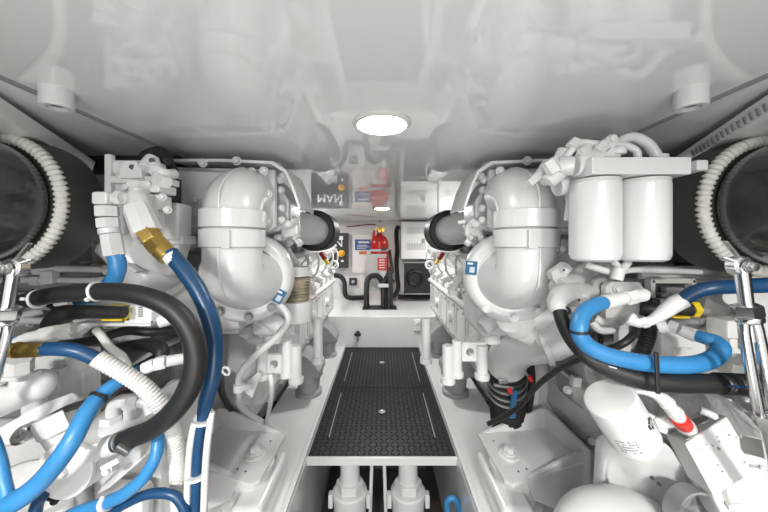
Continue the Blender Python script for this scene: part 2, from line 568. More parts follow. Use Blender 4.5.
wallbox(383, 279, 387.4, 284, 2.990, 0.012, RED, 'red_tag', t, 0.0005)
# sensor and wires at the top of the bulkhead
b = MB(); c = P(380, 219, 3.24); b.lathe(c + Vector((0, 0.03, 0)), (0, -1, 0), [(0, 0.03), (0.03, 0.03), (0.045, 0.02), (0.045, 0)], 20); tag(b.build('black_sensor', PANELD), 'small round black sensor above the red bottle', 'sensor')
b = MB(); b.tube(pp([(347, 226.5), (355, 226), (366, 224.7), (376, 224.5)], 3.22), 0.006, seg=8); tag(b.build('red_wire', mat('dark_red_wire', (0.22, 0.02, 0.015), 0.5)), 'thin red wire across the bulkhead to the brass valve', 'wire')
b = MB(); b.tube(pp([(347, 216), (360, 214.5), (372, 215.5)], 3.22), 0.003, seg=8)
# black cables
t = thing('cable_arch', 'thick black cables arching over a base plate before the grey guard', 'cable', P(380, 311, 2.86))
for k in range(2):
    b = MB(); b.tube(pp([(366.5 + k * 0.5, 311), (366.5, 290), (368, 279), (374, 275.5), (380, 278), (383 + k * 2, 288), (383.5 + k * 3, 311)], 2.86 + 0.05 * k), 0.027, rib=0.10); b.build('cable', RUBBER, t)
for k in range(4):
    b = MB(); b.tube(pp([(383 + k * 2.8, 311), (383 + k * 2.8, 298), (384 + k * 2.4, 285), (386 + k * 1.4, 276 - k * 3)], 2.80 + 0.04 * (k % 2)), 0.017, rib=0.10); b.build('cable', RUBBER, t)
wallbox(378, 284, 388.5, 287.5, 2.765, 0.02, SILV, 'clamp', t, 0.002)
wallbox(362, 309.5, 397, 313, 2.74, 0.2, RUBBER, 'base_plate', t, 0.003)
b = MB(); b.tube(pp([(389.5, 250), (391, 262), (392.5, 270), (390, 277), (394, 282)], 3.0), 0.016, rib=0.1); tag(b.build('bottle_cable', RUBBER), 'black cable running down beside the red bottle', 'cable')
b = MB(); b.tube(pp([(398, 227, 3.23), (396.5, 231, 3.2), (396.6, 240, 3.2), (397.2, 250, 3.2), (396.5, 262, 3.2), (397.2, 276, 3.2), (398, 288, 3.18), (394, 296, 3.16), (390, 297, 3.15)]), 0.024, rib=0.1); tag(b.build('riser_cable', RUBBER), 'black ribbed cable climbing beside the white cabinet', 'cable')
b = MB(); b.tube(pp([(334, 275), (341, 277), (344.5, 283), (345, 293), (349, 297.5), (365, 297.5)], 3.18), 0.026, rib=0.1); tag(b.build('low_cable', RUBBER), 'black ribbed cable below the dark control box', 'cable')
b = MB(); b.tube(pp([(398, 296.5), (412, 297), (440, 297)], 3.2), 0.024, rib=0.1); tag(b.build('floor_cable', RUBBER), 'black ribbed cable along the bulkhead below the fan unit', 'cable')
# cabinets
for (x0, x1, lab) in ((401, 437.5, 'white slotted electrical cabinet beside the black ribbed cable'), (438.5, 478, 'white slotted electrical cabinet behind the air pipe')):
    t = thing('electrical_cabinet', lab, 'cabinet', P((x0 + x1) / 2, 259, 3.2), 'electrical cabinets')
    wallbox(x0, 221.5, x1, 259, 3.12, 0.149, CABW, 'body', t, 0.006)
    for gy in (227, 243):
        b = MB()
        for i in range(12):
            a = P(x0 + 7 + i * 1.6, gy, 3.117)
            b.box((a.x, 3.119, a.z - 0.035), (0.006, 0.006, 0.07))
        b.build('vent_slots', SHGREY, t)
    wallbox(x0 + 21, 238.5, x0 + 24, 243, 3.112, 0.01, GREYP, 'latch', t, 0.001)
t = thing('fan_unit', 'black box with a round fan grille below the white cabinet', 'fan', P(416, 293, 3.2))
wallbox(405, 263, 432, 294, 3.12, 0.149, RUBBER, 'body', t, 0.006)
c = P(415, 278, 3.12)
b = MB(); b.lathe(c, (0, -1, 0), [(0, 0.098), (0.03, 0.085), (0.035, 0.075), (0.012, 0.06), (0.012, 0)], 8); b.build('grille', RUBBER, t)
wallbox(404.5, 261.8, 433, 263.2, 3.115, 0.15, GREYP, 'bracket', t, 0.002)
wallbox(404.5, 293.5, 433, 294.6, 3.115, 0.15, GREYP, 'bracket', t, 0.002)
# fittings on the step riser
t = thing('riser_fitting', 'small black valve on the face of the step', 'fitting', P(358, 334, 2.5))
c = P(358, 333, 2.495)
b = MB(); b.cyl(c, c - Vector((0, 0.04, 0)), 0.02, bev=0.003); b.box(c - Vector((0, 0.045, 0)), (0.055, 0.012, 0.02), bev=0.003); b.build('body', RUBBER, t)
b = MB(); b.cyl(c - Vector((0, 0.03, 0.03)), c - Vector((0, 0.03, 0.06)), 0.01); b.build('stem', STEEL, t)
b = MB(); a = P(417, 325, 2.49)
b.box(a, (0.06, 0.02, 0.09), bev=0.004); b.box(a + Vector((0, -0.012, 0.02)), (0.03, 0.02, 0.02), bev=0.003)
tag(b.build('riser_bracket', CABW), 'small white bracket on the face of the step', 'bracket')

# ------------------------------------------------------------------ engines
def engine(s, label):
    root = thing('marine_engine', label, 'engine', (s * 0.78, 1.7, -0.80), 'twin engines')
    def X(v):
        return s * v
    def V(x, y, z):
        return Vector((s * x, y, z))
    def E(px, py, y):          # a pixel of the left engine, mirrored for the right one
        p = P(px, py, y)
        return Vector((-s * p.x, p.y, p.z))
    def EE(pts):
        return [E(*q) for q in pts]
    # crankcase
    b = MB()
    b.box(V(0.80, 1.86, -0.50), (0.50, 1.30, 0.55), bev=0.03)
    b.prism([V(0.42, 1.17, -0.24), V(0.60, 1.17, -0.20), V(0.62, 1.17, -0.64), V(0.47, 1.17, -0.64), V(0.405, 1.17, -0.54)], (0, 1.30, 0), bev=0.016)
    for i in range(7):
        b.box(V(0.405, 1.19 + i * 0.209, -0.40), (0.022, 0.022, 0.28), bev=0.006)
        b.box(V(0.545, 1.25 + i * 0.19, -0.66), (0.03, 0.03, 0.2), bev=0.006)
    b.build('crankcase', CAST, root)
    b = MB(); b.box(V(0.80, 1.75, -0.83), (0.36, 1.4, 0.20), bev=0.03); b.build('oil_sump', OLDWHITE, root)
    # cylinder heads of the inboard bank, one rocker cover each
    rot = (0, -s * math.radians(42), 0)
    for i in range(6):
        y = 1.16 + i * 0.245
        c = V(0.47, y, -0.10)
        b = MB(); b.box(c, (0.10, 0.225, 0.20), rot, bev=0.018, seg=3)
        for k in (-1, 1):
            b.box(V(0.425, y + k * 0.06, -0.075), (0.016, 0.014, 0.16), rot, bev=0.004)
        rc = b.build('rocker_cover', WHITE, root)
        for k, z in ((-1, -0.055), (1, -0.055), (-1, -0.155), (1, -0.155)):
            off = Vector((-s * 0.038 if z > -0.1 else s * 0.02, 0, 0))
            bolt(rc, V(0.425, y + k * 0.085, z) + Vector((s * (0.0 if z > -0.1 else 0.075) - s * 0.032, 0, 0.0)), (-s, 0, 0.9), 0.008)
        # cylinder head below the cover
        b = MB(); b.box(V(0.50, y, -0.235), (0.15, 0.21, 0.17), (0, -s * math.radians(30), 0), bev=0.014)
        b.cyl(V(0.44, y - 0.03, -0.20), V(0.375, y - 0.03, -0.235), 0.026, 0.022, seg=16, bev=0.004)
        b.build('cylinder_head', CAST, root)
    # fuel rail and return pipes along the bank
    b = MB(); b.tube([V(0.385, 1.05, -0.045), V(0.375, 1.5, -0.05), V(0.375, 2.45, -0.05)], 0.009, seg=10, n=4); b.build('fuel_pipe', WHITE, root)
    b = MB(); b.tube([V(0.40, 1.0, -0.30), V(0.395, 1.5, -0.30), V(0.39, 2.45, -0.30)], 0.016, seg=12, n=4); b.build('coolant_pipe', WHITE, root)
    for i in range(6):
        y = 1.2 + i * 0.245
        b = MB(); b.tube([V(0.375, y, -0.05), V(0.36, y + 0.02, -0.09), V(0.372, y + 0.04, -0.16), V(0.40, y + 0.05, -0.20)], 0.0065, seg=8, n=5); b.build('injector_pipe', WHITE, root)
        if i < 6:
            b = MB(); b.box(V(0.402, 1.295 + i * 0.209, -0.42), (0.016, 0.15, 0.19), bev=0.008, seg=3)
            if i % 2 == 0:
                b.cyl(V(0.40, 1.295 + i * 0.209, -0.42), V(0.375, 1.295 + i * 0.209, -0.42), 0.035, 0.03, seg=20, bev=0.004)
            cvr = b.build('side_cover', WHITE, root)
            for dy in (-0.06, 0.06):
                for dz in (-0.08, 0.08):
                    bolt(cvr, V(0.394, 1.295 + i * 0.209 + dy, -0.42 + dz), (-s, 0, 0), 0.008)
    # charge-air duct joined by a black ribbed sleeve over the aisle
    b = MB(); b.tube([V(0.52, 1.10, 0.07), V(0.42, 1.11, 0.065), V(0.335, 1.15, 0.06), V(0.297, 1.23, 0.055), V(0.286, 1.34, 0.053)], [0.058, 0.060, 0.062, 0.063, 0.063], seg=32); b.build('air_pipe', WHITE, root)
    prof = [(0, 0.062), (0, 0.081), (0.006, 0.088), (0.03, 0.088), (0.033, 0.084)]
    for i in range(9):
        prof += [(0.036 + i * 0.014, 0.0885), (0.045 + i * 0.014, 0.0885), (0.047 + i * 0.014, 0.0845)]
    prof += [(0.17, 0.080), (0.17, 0.03)]
    b = MB(); b.lathe(V(0.288, 1.275, 0.053), (0, 1, 0), prof, 40); b.build('air_sleeve', RUBBER, root)
    b = MB(); b.tube([V(0.290, 1.42, 0.053), V(0.305, 1.49, 0.05), V(0.37, 1.54, 0.045), V(0.50, 1.56, 0.04)], 0.060, seg=24); b.build('air_pipe', WHITE, root)
    # coloured tag and lifting eye on the rail
    b = MB(); b.cyl(E(321, 253, 1.78), E(325, 259, 1.76), 0.014, seg=12, bev=0.003); b.build('red_tag', mat('maroon_tag', (0.25, 0.01, 0.02), 0.4), root)
    b = MB(); b.cyl(E(325.5, 260, 1.76), E(328, 264, 1.75), 0.011, seg=12, bev=0.003); b.build('yellow_tag', YEL, root)
    b = MB(); b.torus(E(334, 265, 2.3), (0.2, 1, 0), 0.030, 0.009, seg=24, seg2=10); b.build('lifting_eye', WHITE, root)
    b = MB(); b.tube([E(276, 236, 0.95), E(284, 246, 0.97), E(299, 268, 1.03), E(312, 291, 1.10)], 0.012, seg=12); b.cyl(E(284, 238, 0.95), E(290, 246, 0.96), 0.016, seg=16, bev=0.003); b.box(E(311, 292, 1.10), (0.03, 0.03, 0.022), bev=0.004); b.build('stay_pipe', WHITE, root)
    # charge-air cooler on top
    b = MB()
    b.box(V(0.53, 1.0, 0.095), (0.44, 0.36, 0.14), bev=0.015)
    b.prism([V(0.262, 0.85, 0.055), V(0.262, 0.85, 0.12), V(0.30, 0.85, 0.185), V(0.68, 0.85, 0.195), V(0.68, 0.85, 0.03), V(0.30, 0.85, 0.03)], (0, 0.12, 0), bev=0.010)
    cooler = b.build('charge_air_cooler', WHITE, root)
    b = MB()
    b.prism([V(0.284, 0.795, 0.045), V(0.284, 0.795, 0.196), V(0.66, 0.795, 0.205), V(0.66, 0.795, 0.03), V(0.30, 0.795, 0.03)], (0, 0.022, 0), bev=0.005)
    b.prism([V(0.30, 0.76, 0.05), V(0.30, 0.76, 0.180), V(0.60, 0.76, 0.190), V(0.60, 0.76, 0.03)], (0, 0.04, 0), bev=0.012)
    fl = b.build('cooler_end_flange', WHITE, root)
    for (px, py) in ((268, 194), (250, 205), (252, 172), (264, 171), (237, 161), (203, 163), (196, 200), (266, 222), (188, 215)):
        bolt(fl, E(px, py, 0.757), (0, -1, 0), 0.0090)
    for (px, py) in ((280, 180), (281, 190), (283, 176), (282, 208), (282, 220), (288, 224)):
        bolt(cooler, E(px, py, 0.83), (-s * 0.4, -1, 0), 0.0085)
    # little valves bunched on the cooler corner
    b = MB()
    rs = random.Random(3)
    for i in range(16):
        q = E(280 + rs.random() * 21, 219 + rs.random() * 22, 0.84 + rs.random() * 0.05)
        d = Vector((rs.uniform(-1, 1), rs.uniform(-1, 0.2), rs.uniform(-1, 1))).normalized() * 0.016
        if i % 2:
            b.hexa(q, q + d, 0.010)
        else:
            b.cyl(q, q + d * 1.3, 0.0065, seg=12, bev=0.001)
    b.box(E(291, 230, 0.87), (0.05, 0.03, 0.04), bev=0.006)
    b.build('valve_cluster', WHITE, root)
    # heat shield sheet over the cooler, bent down at the aisle
    b = MB()
    prof = [(0.53, 0.212), (0.40, 0.212), (0.275, 0.206), (0.250, 0.190), (0.232, 0.15), (0.213, 0.092)]
    R = []
    for y, dz, dx in ((0.755, 0, 0.0), (0.80, 0.004, 0.0), (0.86, 0.006, 0.0), (0.91, 0.004, 0.0)):
        q = [V(x + dx, y if i < 3 else y + 0.03, z + dz) for i, (x, z) in enumerate(prof)]
        q2 = [V(x + dx + 0.004, y if i < 3 else y + 0.03, z + dz - 0.007) for i, (x, z) in enumerate(prof)]
        R.append(q + list(reversed(q2)))
    b.rings(R)
    b.build('heat_shield', WHITE, root, sharp=30)
    # turbo inlet elbow: dome from the cooler, two collars, bend into the volute
    ex = 0.347 if s < 0 else 0.335
    ey = 0.70
    b = MB()
    b.tube([V(ex, 0.80, 0.128), V(ex, 0.755, 0.124), V(ex, 0.715, 0.105), V(ex, ey, 0.075), V(ex, ey, 0.045)], [0.062, 0.063, 0.063, 0.063, 0.063], seg=36)
    b.tube([V(ex + 0.0, 0.80, 0.191), V(ex, 0.745, 0.186), V(ex, 0.68, 0.157), V(ex, ey - 0.059, 0.115), V(ex, ey - 0.064, 0.07)], 0.0028, seg=8)
    b.build('elbow_dome', WHITE, root)
    b = MB()
    b.lathe(V(ex, ey, 0.076), (0, 0, -1), [(0, 0.062), (0.002, 0.071), (0.04, 0.071), (0.043, 0.063)], 40)
    b.build('collar', WHITE, root)
    b = MB()
    b.lathe(V(ex, ey, 0.034), (0, 0, -1), [(-0.012, 0.062), (0.0, 0.062), (0.004, 0.065), (0.004, 0.071), (0.042, 0.071), (0.045, 0.063)], 40)
    b.box(V(ex - 0.02, ey - 0.072, 0.008), (0.018, 0.01, 0.04), bev=0.002)
    b.build('collar', WHITE, root)
    b = MB()
    b.tube([V(ex, ey, 0.0), V(ex, ey, -0.04), V(ex - 0.0, ey + 0.010, -0.078), V(ex - 0.004, ey + 0.055, -0.094), V(ex - 0.006, ey + 0.10, -0.095)], [0.064, 0.064, 0.066, 0.072, 0.08], seg=40)
    b.tube([V(ex - 0.0, ey - 0.064, -0.01), V(ex, ey - 0.065, -0.05), V(ex - 0.002, ey - 0.056, -0.100), V(ex - 0.004, ey - 0.02, -0.140)], 0.003, seg=8)
    b.build('inlet_elbow', WHITE, root)
    # volute
    vc = V(ex + (0.015 if s < 0 else 0.008), ey + 0.115, -0.092)
    va = Vector((-s * 0.30, -1, 0.06)).normalized()
    b = MB()
    b.lathe(vc + va * 0.05, -va, [(0, 0.082), (0.0, 0.096), (0.003, 0.104), (0.012, 0.113), (0.03, 0.119), (0.055, 0.121), (0.08, 0.117), (0.105, 0.104), (0.12, 0.085), (0.17, 0.08), (0.24, 0.07)], 48)
    b.tube([vc + V(0.02, 0.0, -0.095) - va * 0.03, vc + V(0.09, 0.02, -0.095), vc + V(0.20, 0.04, -0.06), vc + V(0.30, 0.08, -0.03)], [0.05, 0.052, 0.056, 0.06], seg=24)
    vol = b.build('turbo_volute', WHITE, root)
    b = MB(); b.torus(vc + va * 0.049, va, 0.0765, 0.0045, seg=48); b.build('clamp_ring', GREYP if s < 0 else WHITE, root)
    for a in (-0.9, -1.5, -2.2):
        x, y, ax = frame(va)
        q = vc + va * 0.053 + (x * math.cos(a) + y * math.sin(a)) * 0.099
        bolt(vol, q, va, 0.009, GREYP if s < 0 else WHITE)
    # data plate stuck on the volute
    ia, iz = (0.86, -0.51) if s < 0 else (0.97, 0.24)
    x, y, ax = frame(va)
    d = Vector((-s * ia, 0, iz))
    d = (d - va * d.dot(va)).normalized()
    q = vc + va * (0.0505 if s < 0 else 0.049) + d * (0.093 if s < 0 else 0.099)
    nrm = (d * 0.2 + va * 0.98).normalized()
    zx = (Vector((1, 0, 0)) - nrm * nrm.x).normalized()
    zy = nrm.cross(zx).normalized()
    R = Matrix((zx, zy, nrm)).transposed() @ Matrix.Rotation(-0.55 if s < 0 else -0.12, 3, 'Z')
    b = MB(); b.box(q, (0.030, 0.036, 0.004), R, bev=0.0008); dp = b.build('data_plate', TEALS, root)
    b = MB(); b.box(q + R @ Vector((0.003, -0.005, 0.001)), (0.013, 0.015, 0.004), R); b.build('plate_print', SILV, dp)
    b = MB(); b.box(q + R @ Vector((-0.003, 0.011, 0.001)), (0.014, 0.005, 0.004), R); b.build('plate_print', PRINT, dp)
    # exhaust bellows under the volute
    if s < 0:
        p0, p1, rr = E(297, 270, 0.95), E(298, 305, 0.95), 0.043
    else:
        p0, p1, rr = P(512, 318, 0.80), P(540, 337, 0.90), 0.042
    b = MB()
    a = p1 - p0
    L = a.length
    prof = []
    for i in range(9):
        prof += [(L * (0.18 + 0.70 * i / 8.5), rr * 0.78), (L * (0.18 + 0.70 * (i + 0.5) / 8.5), rr)]
    b.lathe(p0, a, prof, 32)
    b.build('exhaust_bellows', RUST if s < 0 else OLDWHITE, root)
    b = MB(); b.lathe(p0, a, [(-0.01, rr * 0.4), (-0.01, rr * 0.95), (L * 0.1, rr * 1.12), (L * 0.16, rr * 1.12), (L * 0.18, rr * 0.8)], 32); b.build('bellows_flange', WHITE, root)
    b = MB(); b.lathe(p1, a, [(-L * 0.14, rr * 0.8), (-L * 0.12, rr * 1.08), (0, rr * 1.08), (0.05, rr * 0.95)], 32); b.build('bellows_flange', WHITE, root)
    # lagged lump and manifolds beneath the turbo
    b = MB()
    b.box(V(0.36, 1.03, -0.235), (0.11, 0.17, 0.12), (0.1, 0, s * 0.1), bev=0.022, seg=3)
    b.cyl(V(0.36, 1.0, -0.25), V(0.36, 1.0, -0.33), 0.034, bev=0.005)
    b.cyl(V(0.40, 0.95, -0.20), V(0.31, 0.93, -0.265), 0.030, 0.026, bev=0.004)
    b.box(V(0.50, 0.98, -0.20), (0.14, 0.16, 0.16), bev=0.02)
    b.box(V(0.58, 0.93, -0.12), (0.22, 0.12, 0.16), (0.3, 0, 0), bev=0.02)
    b.build('exhaust_manifold', CAST, root)
    # bracket with a big hole, and stub pipes beside it
    b = MB()
    hx = 0 if s < 0 else 20
    zc = E(274 + hx, 364 - hx * 0.6, 0.90)
    x = Vector((s, 0, 0))
    N = 24
    ring_in = [zc + Vector((math.cos(2 * PI * k / N) * 0.012, 0, math.sin(2 * PI * k / N) * 0.012)) for k in range(N)]
    sq = []
    for k in range(N):
        c_, s_ = math.cos(2 * PI * k / N), math.sin(2 * PI * k / N)
        m_ = max(abs(c_) / 0.048, abs(s_) / 0.028)
        sq.append(zc + Vector((c_ / m_, 0, s_ / m_)))
    yv = Vector((0, 0.012, 0))
    b.rings([ring_in, sq, [q + yv for q in sq], [q + yv for q in ring_in]], closed=True)
    b.build('hole_bracket', WHITE, root)
    for (px, y0, y1, rr) in ((262, 345, 378, 0.017), (287, 340, 376, 0.015), (296, 345, 382, 0.017), (318, 318, 362, 0.018)):
        Yd = 0.90 if px < 300 else 1.15
        b = MB(); b.cyl(E(px + hx, y0, Yd), E(px + hx, y1, Yd), rr, seg=18, bev=0.003); b.cyl(E(px + hx, y1 - 5, Yd), E(px + hx, y1 + 1, Yd), rr * 1.3, seg=18, bev=0.003)
        b.build('stub_pipe', WHITE, root)
    # front gear case seen between the hoses, with covers and bosses
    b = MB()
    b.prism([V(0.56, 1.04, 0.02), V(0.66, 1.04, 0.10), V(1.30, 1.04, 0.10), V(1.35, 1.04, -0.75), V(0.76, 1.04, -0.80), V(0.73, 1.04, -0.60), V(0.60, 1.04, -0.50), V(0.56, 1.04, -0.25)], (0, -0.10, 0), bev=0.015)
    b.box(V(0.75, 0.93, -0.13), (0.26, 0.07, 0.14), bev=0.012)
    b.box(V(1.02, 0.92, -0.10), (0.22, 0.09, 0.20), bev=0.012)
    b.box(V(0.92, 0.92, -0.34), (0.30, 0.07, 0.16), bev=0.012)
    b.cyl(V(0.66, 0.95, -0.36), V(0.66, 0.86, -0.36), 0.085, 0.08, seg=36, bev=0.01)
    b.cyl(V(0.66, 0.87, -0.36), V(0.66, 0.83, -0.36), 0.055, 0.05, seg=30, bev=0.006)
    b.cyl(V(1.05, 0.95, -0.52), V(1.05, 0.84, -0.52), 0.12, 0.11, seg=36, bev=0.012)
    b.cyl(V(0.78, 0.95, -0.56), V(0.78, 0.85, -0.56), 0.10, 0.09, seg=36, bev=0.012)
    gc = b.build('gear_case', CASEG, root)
    for (x, z) in ((0.56, -0.02), (0.64, -0.20), (0.58, -0.28), (0.74, -0.28), (0.58, -0.46), (0.70, -0.47), (0.90, -0.22), (1.0, -0.44), (0.88, -0.52), (1.15, -0.40), (0.80, 0.0), (0.95, 0.04), (0.66, -0.62), (1.1, -0.25)):
        bolt(gc, V(x, 0.94, z), (0, -1, 0), 0.010)
    # pipes strung across the gear case
    rs = random.Random(11 if s < 0 else 12)
    for (x0, z0, x1, z1, yy, rr) in ((0.50, -0.072, 1.25, -0.070, 0.80, 0.009), (0.52, -0.102, 1.25, -0.10, 0.80, 0.008), (0.60, -0.155, 1.2, -0.150, 0.84, 0.012), (0.62, -0.235, 1.15, -0.22, 0.86, 0.010)):
        b = MB()
        b.tube([V(x0, yy + 0.12, z0 - 0.03), V(x0 + 0.02, yy + 0.03, z0), V(x0 + 0.06, yy, z0), V((x0 + x1) / 2, yy, (z0 + z1) / 2 + 0.002), V(x1, yy, z1)], rr, seg=10, n=6)
        for k in (0.3, 0.55, 0.8):
            q = V(x0 + (x1 - x0) * k, yy, z0 + (z1 - z0) * k)
            b.hexa(q - Vector((0.012, 0, 0)), q + Vector((0.012, 0, 0)), rr * 1.6)
        b.build('cross_pipe', CAST, root)
    # small valves, unions and boxes crowding the front of the gear case
    rs = random.Random(21 if s < 0 else 34)
    for i in range(44):
        x, z, y = rs.uniform(0.50, 1.18), rs.uniform(-0.42, 0.02), rs.uniform(0.76, 0.90)
        if abs(x - 0.62) < 0.10 and z > -0.12:
            continue
        q = V(x, y, z)
        k = rs.random()
        b = MB()
        d = Vector((rs.uniform(-1, 1), rs.uniform(-0.8, 0.1), rs.uniform(-1, 1))).normalized()
        r0 = rs.uniform(0.010, 0.021)
        if k < 0.45:
            b.cyl(q - d * r0 * 2, q + d * r0 * 2, r0, seg=18, bev=0.002)
            b.hexa(q + d * r0 * 1.2, q + d * r0 * 2.6, r0 * 1.25)
            b.cyl(q, q + Vector((0, 0.10, 0)), r0 * 0.7, seg=14)
            b.build('union', CAST, root)
        elif k < 0.72:
            b.box(q, (r0 * rs.uniform(2, 4), r0 * 2, r0 * rs.uniform(1.5, 3)), (0, rs.uniform(-0.4, 0.4), 0), bev=0.003)
            b.cyl(q, q + Vector((0, 0.10, 0)), r0 * 0.6, seg=12)
            b.build('valve_body', OLDWHITE if rs.random() < 0.5 else WHITE, root)
        else:
            e1 = q + Vector((rs.uniform(-0.14, 0.14), 0.03, rs.uniform(-0.10, 0.10)))
            b.tube([q + Vector((0, 0.08, 0)), q, (q + e1) / 2 + Vector((0, -0.02, 0)), e1, e1 + Vector((0, 0.08, 0))], r0 * 0.45, seg=10, n=6)
            b.build('small_pipe', WHITE if rs.random() < 0.7 else RUBBER, root)
    # rubber feet at the stringer
    for y in (1.72, 2.3):
        c = V(0.42, y, DECK)
        b = MB(); b.lathe(c, (0, 0, 1), [(0, 0.075), (0.02, 0.075), (0.03, 0.06), (0.09, 0.065), (0.11, 0.08), (0.125, 0.08), (0.125, 0)], 28)
        b.prism([V(0.34, y - 0.09, DECK + 0.125), V(0.55, y - 0.09, DECK + 0.125), V(0.55, y - 0.09, DECK + 0.32), V(0.40, y - 0.09, DECK + 0.23), V(0.34, y - 0.09, DECK + 0.16)], (0, 0.18, 0), bev=0.008)
        b.build('mount_foot', GREYP, root)
    return root, V, E

LE = engine(-1, 'white marine engine beside the valve block with the brass-ended blue hose')
RE = engine(1, 'white marine engine with twin filter canisters hanging at its end')

# front engine mounts (a shelf on gussets, bolted down on a rubber mount)
for s, lab in ((-1, 'white gusseted engine mount on the stringer beside the white conduit'), (1, 'white gusseted engine mount on the stringer below the clamped black sleeve')):
    def V(x, y, z):
        return Vector((s * x, y, z))
    zt = -0.72
    t = thing('engine_mount', lab, 'engine mount', V(0.46, 1.03, DECK), 'front engine mounts')
    q = [V(0.362, 1.137, zt), V(0.372, 0.915, zt), V(0.392, 0.896, zt), V(0.665, 0.985, zt), V(0.64, 1.168, zt)]
    b = MB(); b.prism(q, (0, 0, -0.014), bev=0.003); b.build('shelf', WHITE, t)
    b = MB(); b.prism([V(0.44, 0.915, zt - 0.002), V(0.668, 0.990, zt + 0.035), V(0.668, 0.990, zt - 0.20), V(0.47, 0.925, zt - 0.075)], (s * -0.003, 0.013, 0), bev=0.002); b.build('gusset', WHITE, t)
    b = MB(); b.prism([V(0.385, 1.135, zt - 0.002), V(0.61, 1.165, zt + 0.075), V(0.64, 1.168, zt + 0.075), V(0.64, 1.168, zt - 0.10), V(0.40, 1.137, zt - 0.03)], (0, 0.013, 0), bev=0.002); b.build('gusset', WHITE, t)
    b = MB(); b.prism([V(0.632, 1.19, zt + 0.08), V(0.668, 0.975, zt + 0.045), V(0.668, 0.975, zt - 0.18), V(0.632, 1.19, zt - 0.18)], (s * 0.014, 0.002, 0), bev=0.003); b.build('back_plate', WHITE, t)
    c = V(0.432, 1.02, zt)
    b = MB(); b.lathe(c - Vector((0, 0, 0.001)), (0, 0, 1), [(0, 0.034), (0.006, 0.034), (0.008, 0.03), (0.008, 0)], 32); wsh = b.build('washer', WHITE, t)
    bolt(wsh, c + Vector((0, 0, 0.007)), (0, 0, 1), 0.017)
    b = MB(); b.lathe(V(0.44, 1.0, DECK), (0, 0, 1), [(0, 0.085), (0.018, 0.085), (0.024, 0.066), (0.075, 0.062), (0.10, 0.078), (0.126, 0.078)], 32); b.build('rubber_mount', CAST, t)
    b = MB(); b.box(V(0.40, 1.0, DECK + 0.042), (0.10, 0.26, 0.085), bev=0.02, seg=3); b.build('mount_base', WHITE, t)
    for dx, dy in ((0.46, 0.955), (0.43, 0.945), (0.405, 1.09)):
        b = MB(); b.cyl(V(dx, dy, zt - 0.001), V(dx, dy, zt + 0.001), 0.0035, seg=10); b.build('drilled_hole', INK, t)

# ------------------------------------------------------------------ exhaust pipes with roped joint
def exhaust(cx, cy, lab):
    Yr, Yf = 0.55, 0.632
    c = P(cx, cy, Yr)
    R0 = 0.128
    t = thing('exhaust_pipe', lab, 'exhaust pipe', c - Vector((0, 0, R0)), 'lagged exhaust pipes')
    b = MB(); b.lathe((c.x, Yr - 0.004, c.z), (0, -1, 0), [(0, R0 * 0.80), (0.004, R0 * 0.825), (0.02, R0 * 0.85), (0.05, R0 * 0.86), (0.10, R0 * 0.84), (0.30, R0 * 0.80), (0.34, R0 * 0.7), (0.345, 0)], 64); b.build('lagged_pipe', LAG, t)
    b = MB(); b.lathe((c.x, Yr, c.z), (0, 1, 0), [(0, R0 * 0.86), (0.004, R0 * 0.99), (Yf - Yr - 0.012, R0 * 1.0), (Yf - Yr, R0 * 0.98), (Yf - Yr + 0.006, R0 * 0.9), (Yf - Yr + 0.006, 0)], 64)
    b.build('pipe_sleeve', LAGM, t)
    b = MB(); b.torus((c.x, Yr + 0.004, c.z), (0, 1, 0), R0 - 0.0095, 0.0118, seg=320, seg2=10, lump=0.30, nl=74); b.build('rope_seal', ROPE, t)
    return t, c, R0
exhaust(-5, 202, 'black lagged exhaust pipe next to the white hydraulic valve block')
exhaust(770, 206, 'black lagged exhaust pipe next to the twin white filter canisters')

# ================================================================== near side, by the valve block (LEFT of the aisle)
def pxr(r, y):
    return 0.88 * r / F * y        # lines off the axis look wider than they are
def hose(name, label, m, pts, rpx, ym, cat='hose', group=None, rib=0.0, seg=18, n=10):
    """one hose thing: an Empty with its rubber line as the first part"""
    q = pp(pts)
    t = thing(name, label, cat, (q[0] + q[-1]) / 2, group)
    r = [pxr(v, ym) for v in rpx] if isinstance(rpx, (list, tuple)) else pxr(rpx, ym)
    b = MB(); b.tube(q, r, seg=seg, n=n, rib=rib); b.build('hose_line', m, t)
    return t

# ---- hydraulic valve block
t = thing('valve_block', 'white hydraulic valve block with stacked hose fittings beside the black exhaust pipe', 'valve block', P(140, 250, 0.62))
b = MB()
b.box(P(143, 205, 0.63), (0.085, 0.05, 0.125), bev=0.006)
b.box(P(150, 190, 0.60), (0.075, 0.05, 0.018), bev=0.004)
b.box(P(146, 182, 0.61), (0.105, 0.05, 0.014), bev=0.003)
b.box(P(137, 169, 0.62), (0.10, 0.04, 0.03), bev=0.008)
b.box(P(158, 203, 0.60), (0.03, 0.04, 0.03), bev=0.004)
b.box(P(172, 222, 0.66), (0.06, 0.05, 0.08), bev=0.006)
b.box(P(168, 240, 0.67), (0.10, 0.05, 0.02), bev=0.004)
b.box(P(160, 252, 0.70), (0.11, 0.05, 0.09), (0, 0.3, 0), bev=0.012)
b.build('body', WHITE, t)
b = MB(); b.prism(pp([(118, 178), (120, 165), (124, 160.5), (135, 160.5), (140, 164), (142, 178)], 0.578), (0, 0.02, 0), bev=0.002); pl = b.build('lug_plate', WHITE, t)
b = MB(); b.cyl(P(132, 167, 0.5765), P(132, 167, 0.5785), 0.005, seg=14); b.build('hole', INK, pl)
b = MB(); b.box(P(110, 181, 0.60), (0.013, 0.012, 0.105), bev=0.002); b.build('upright_strip', WHITE, t)
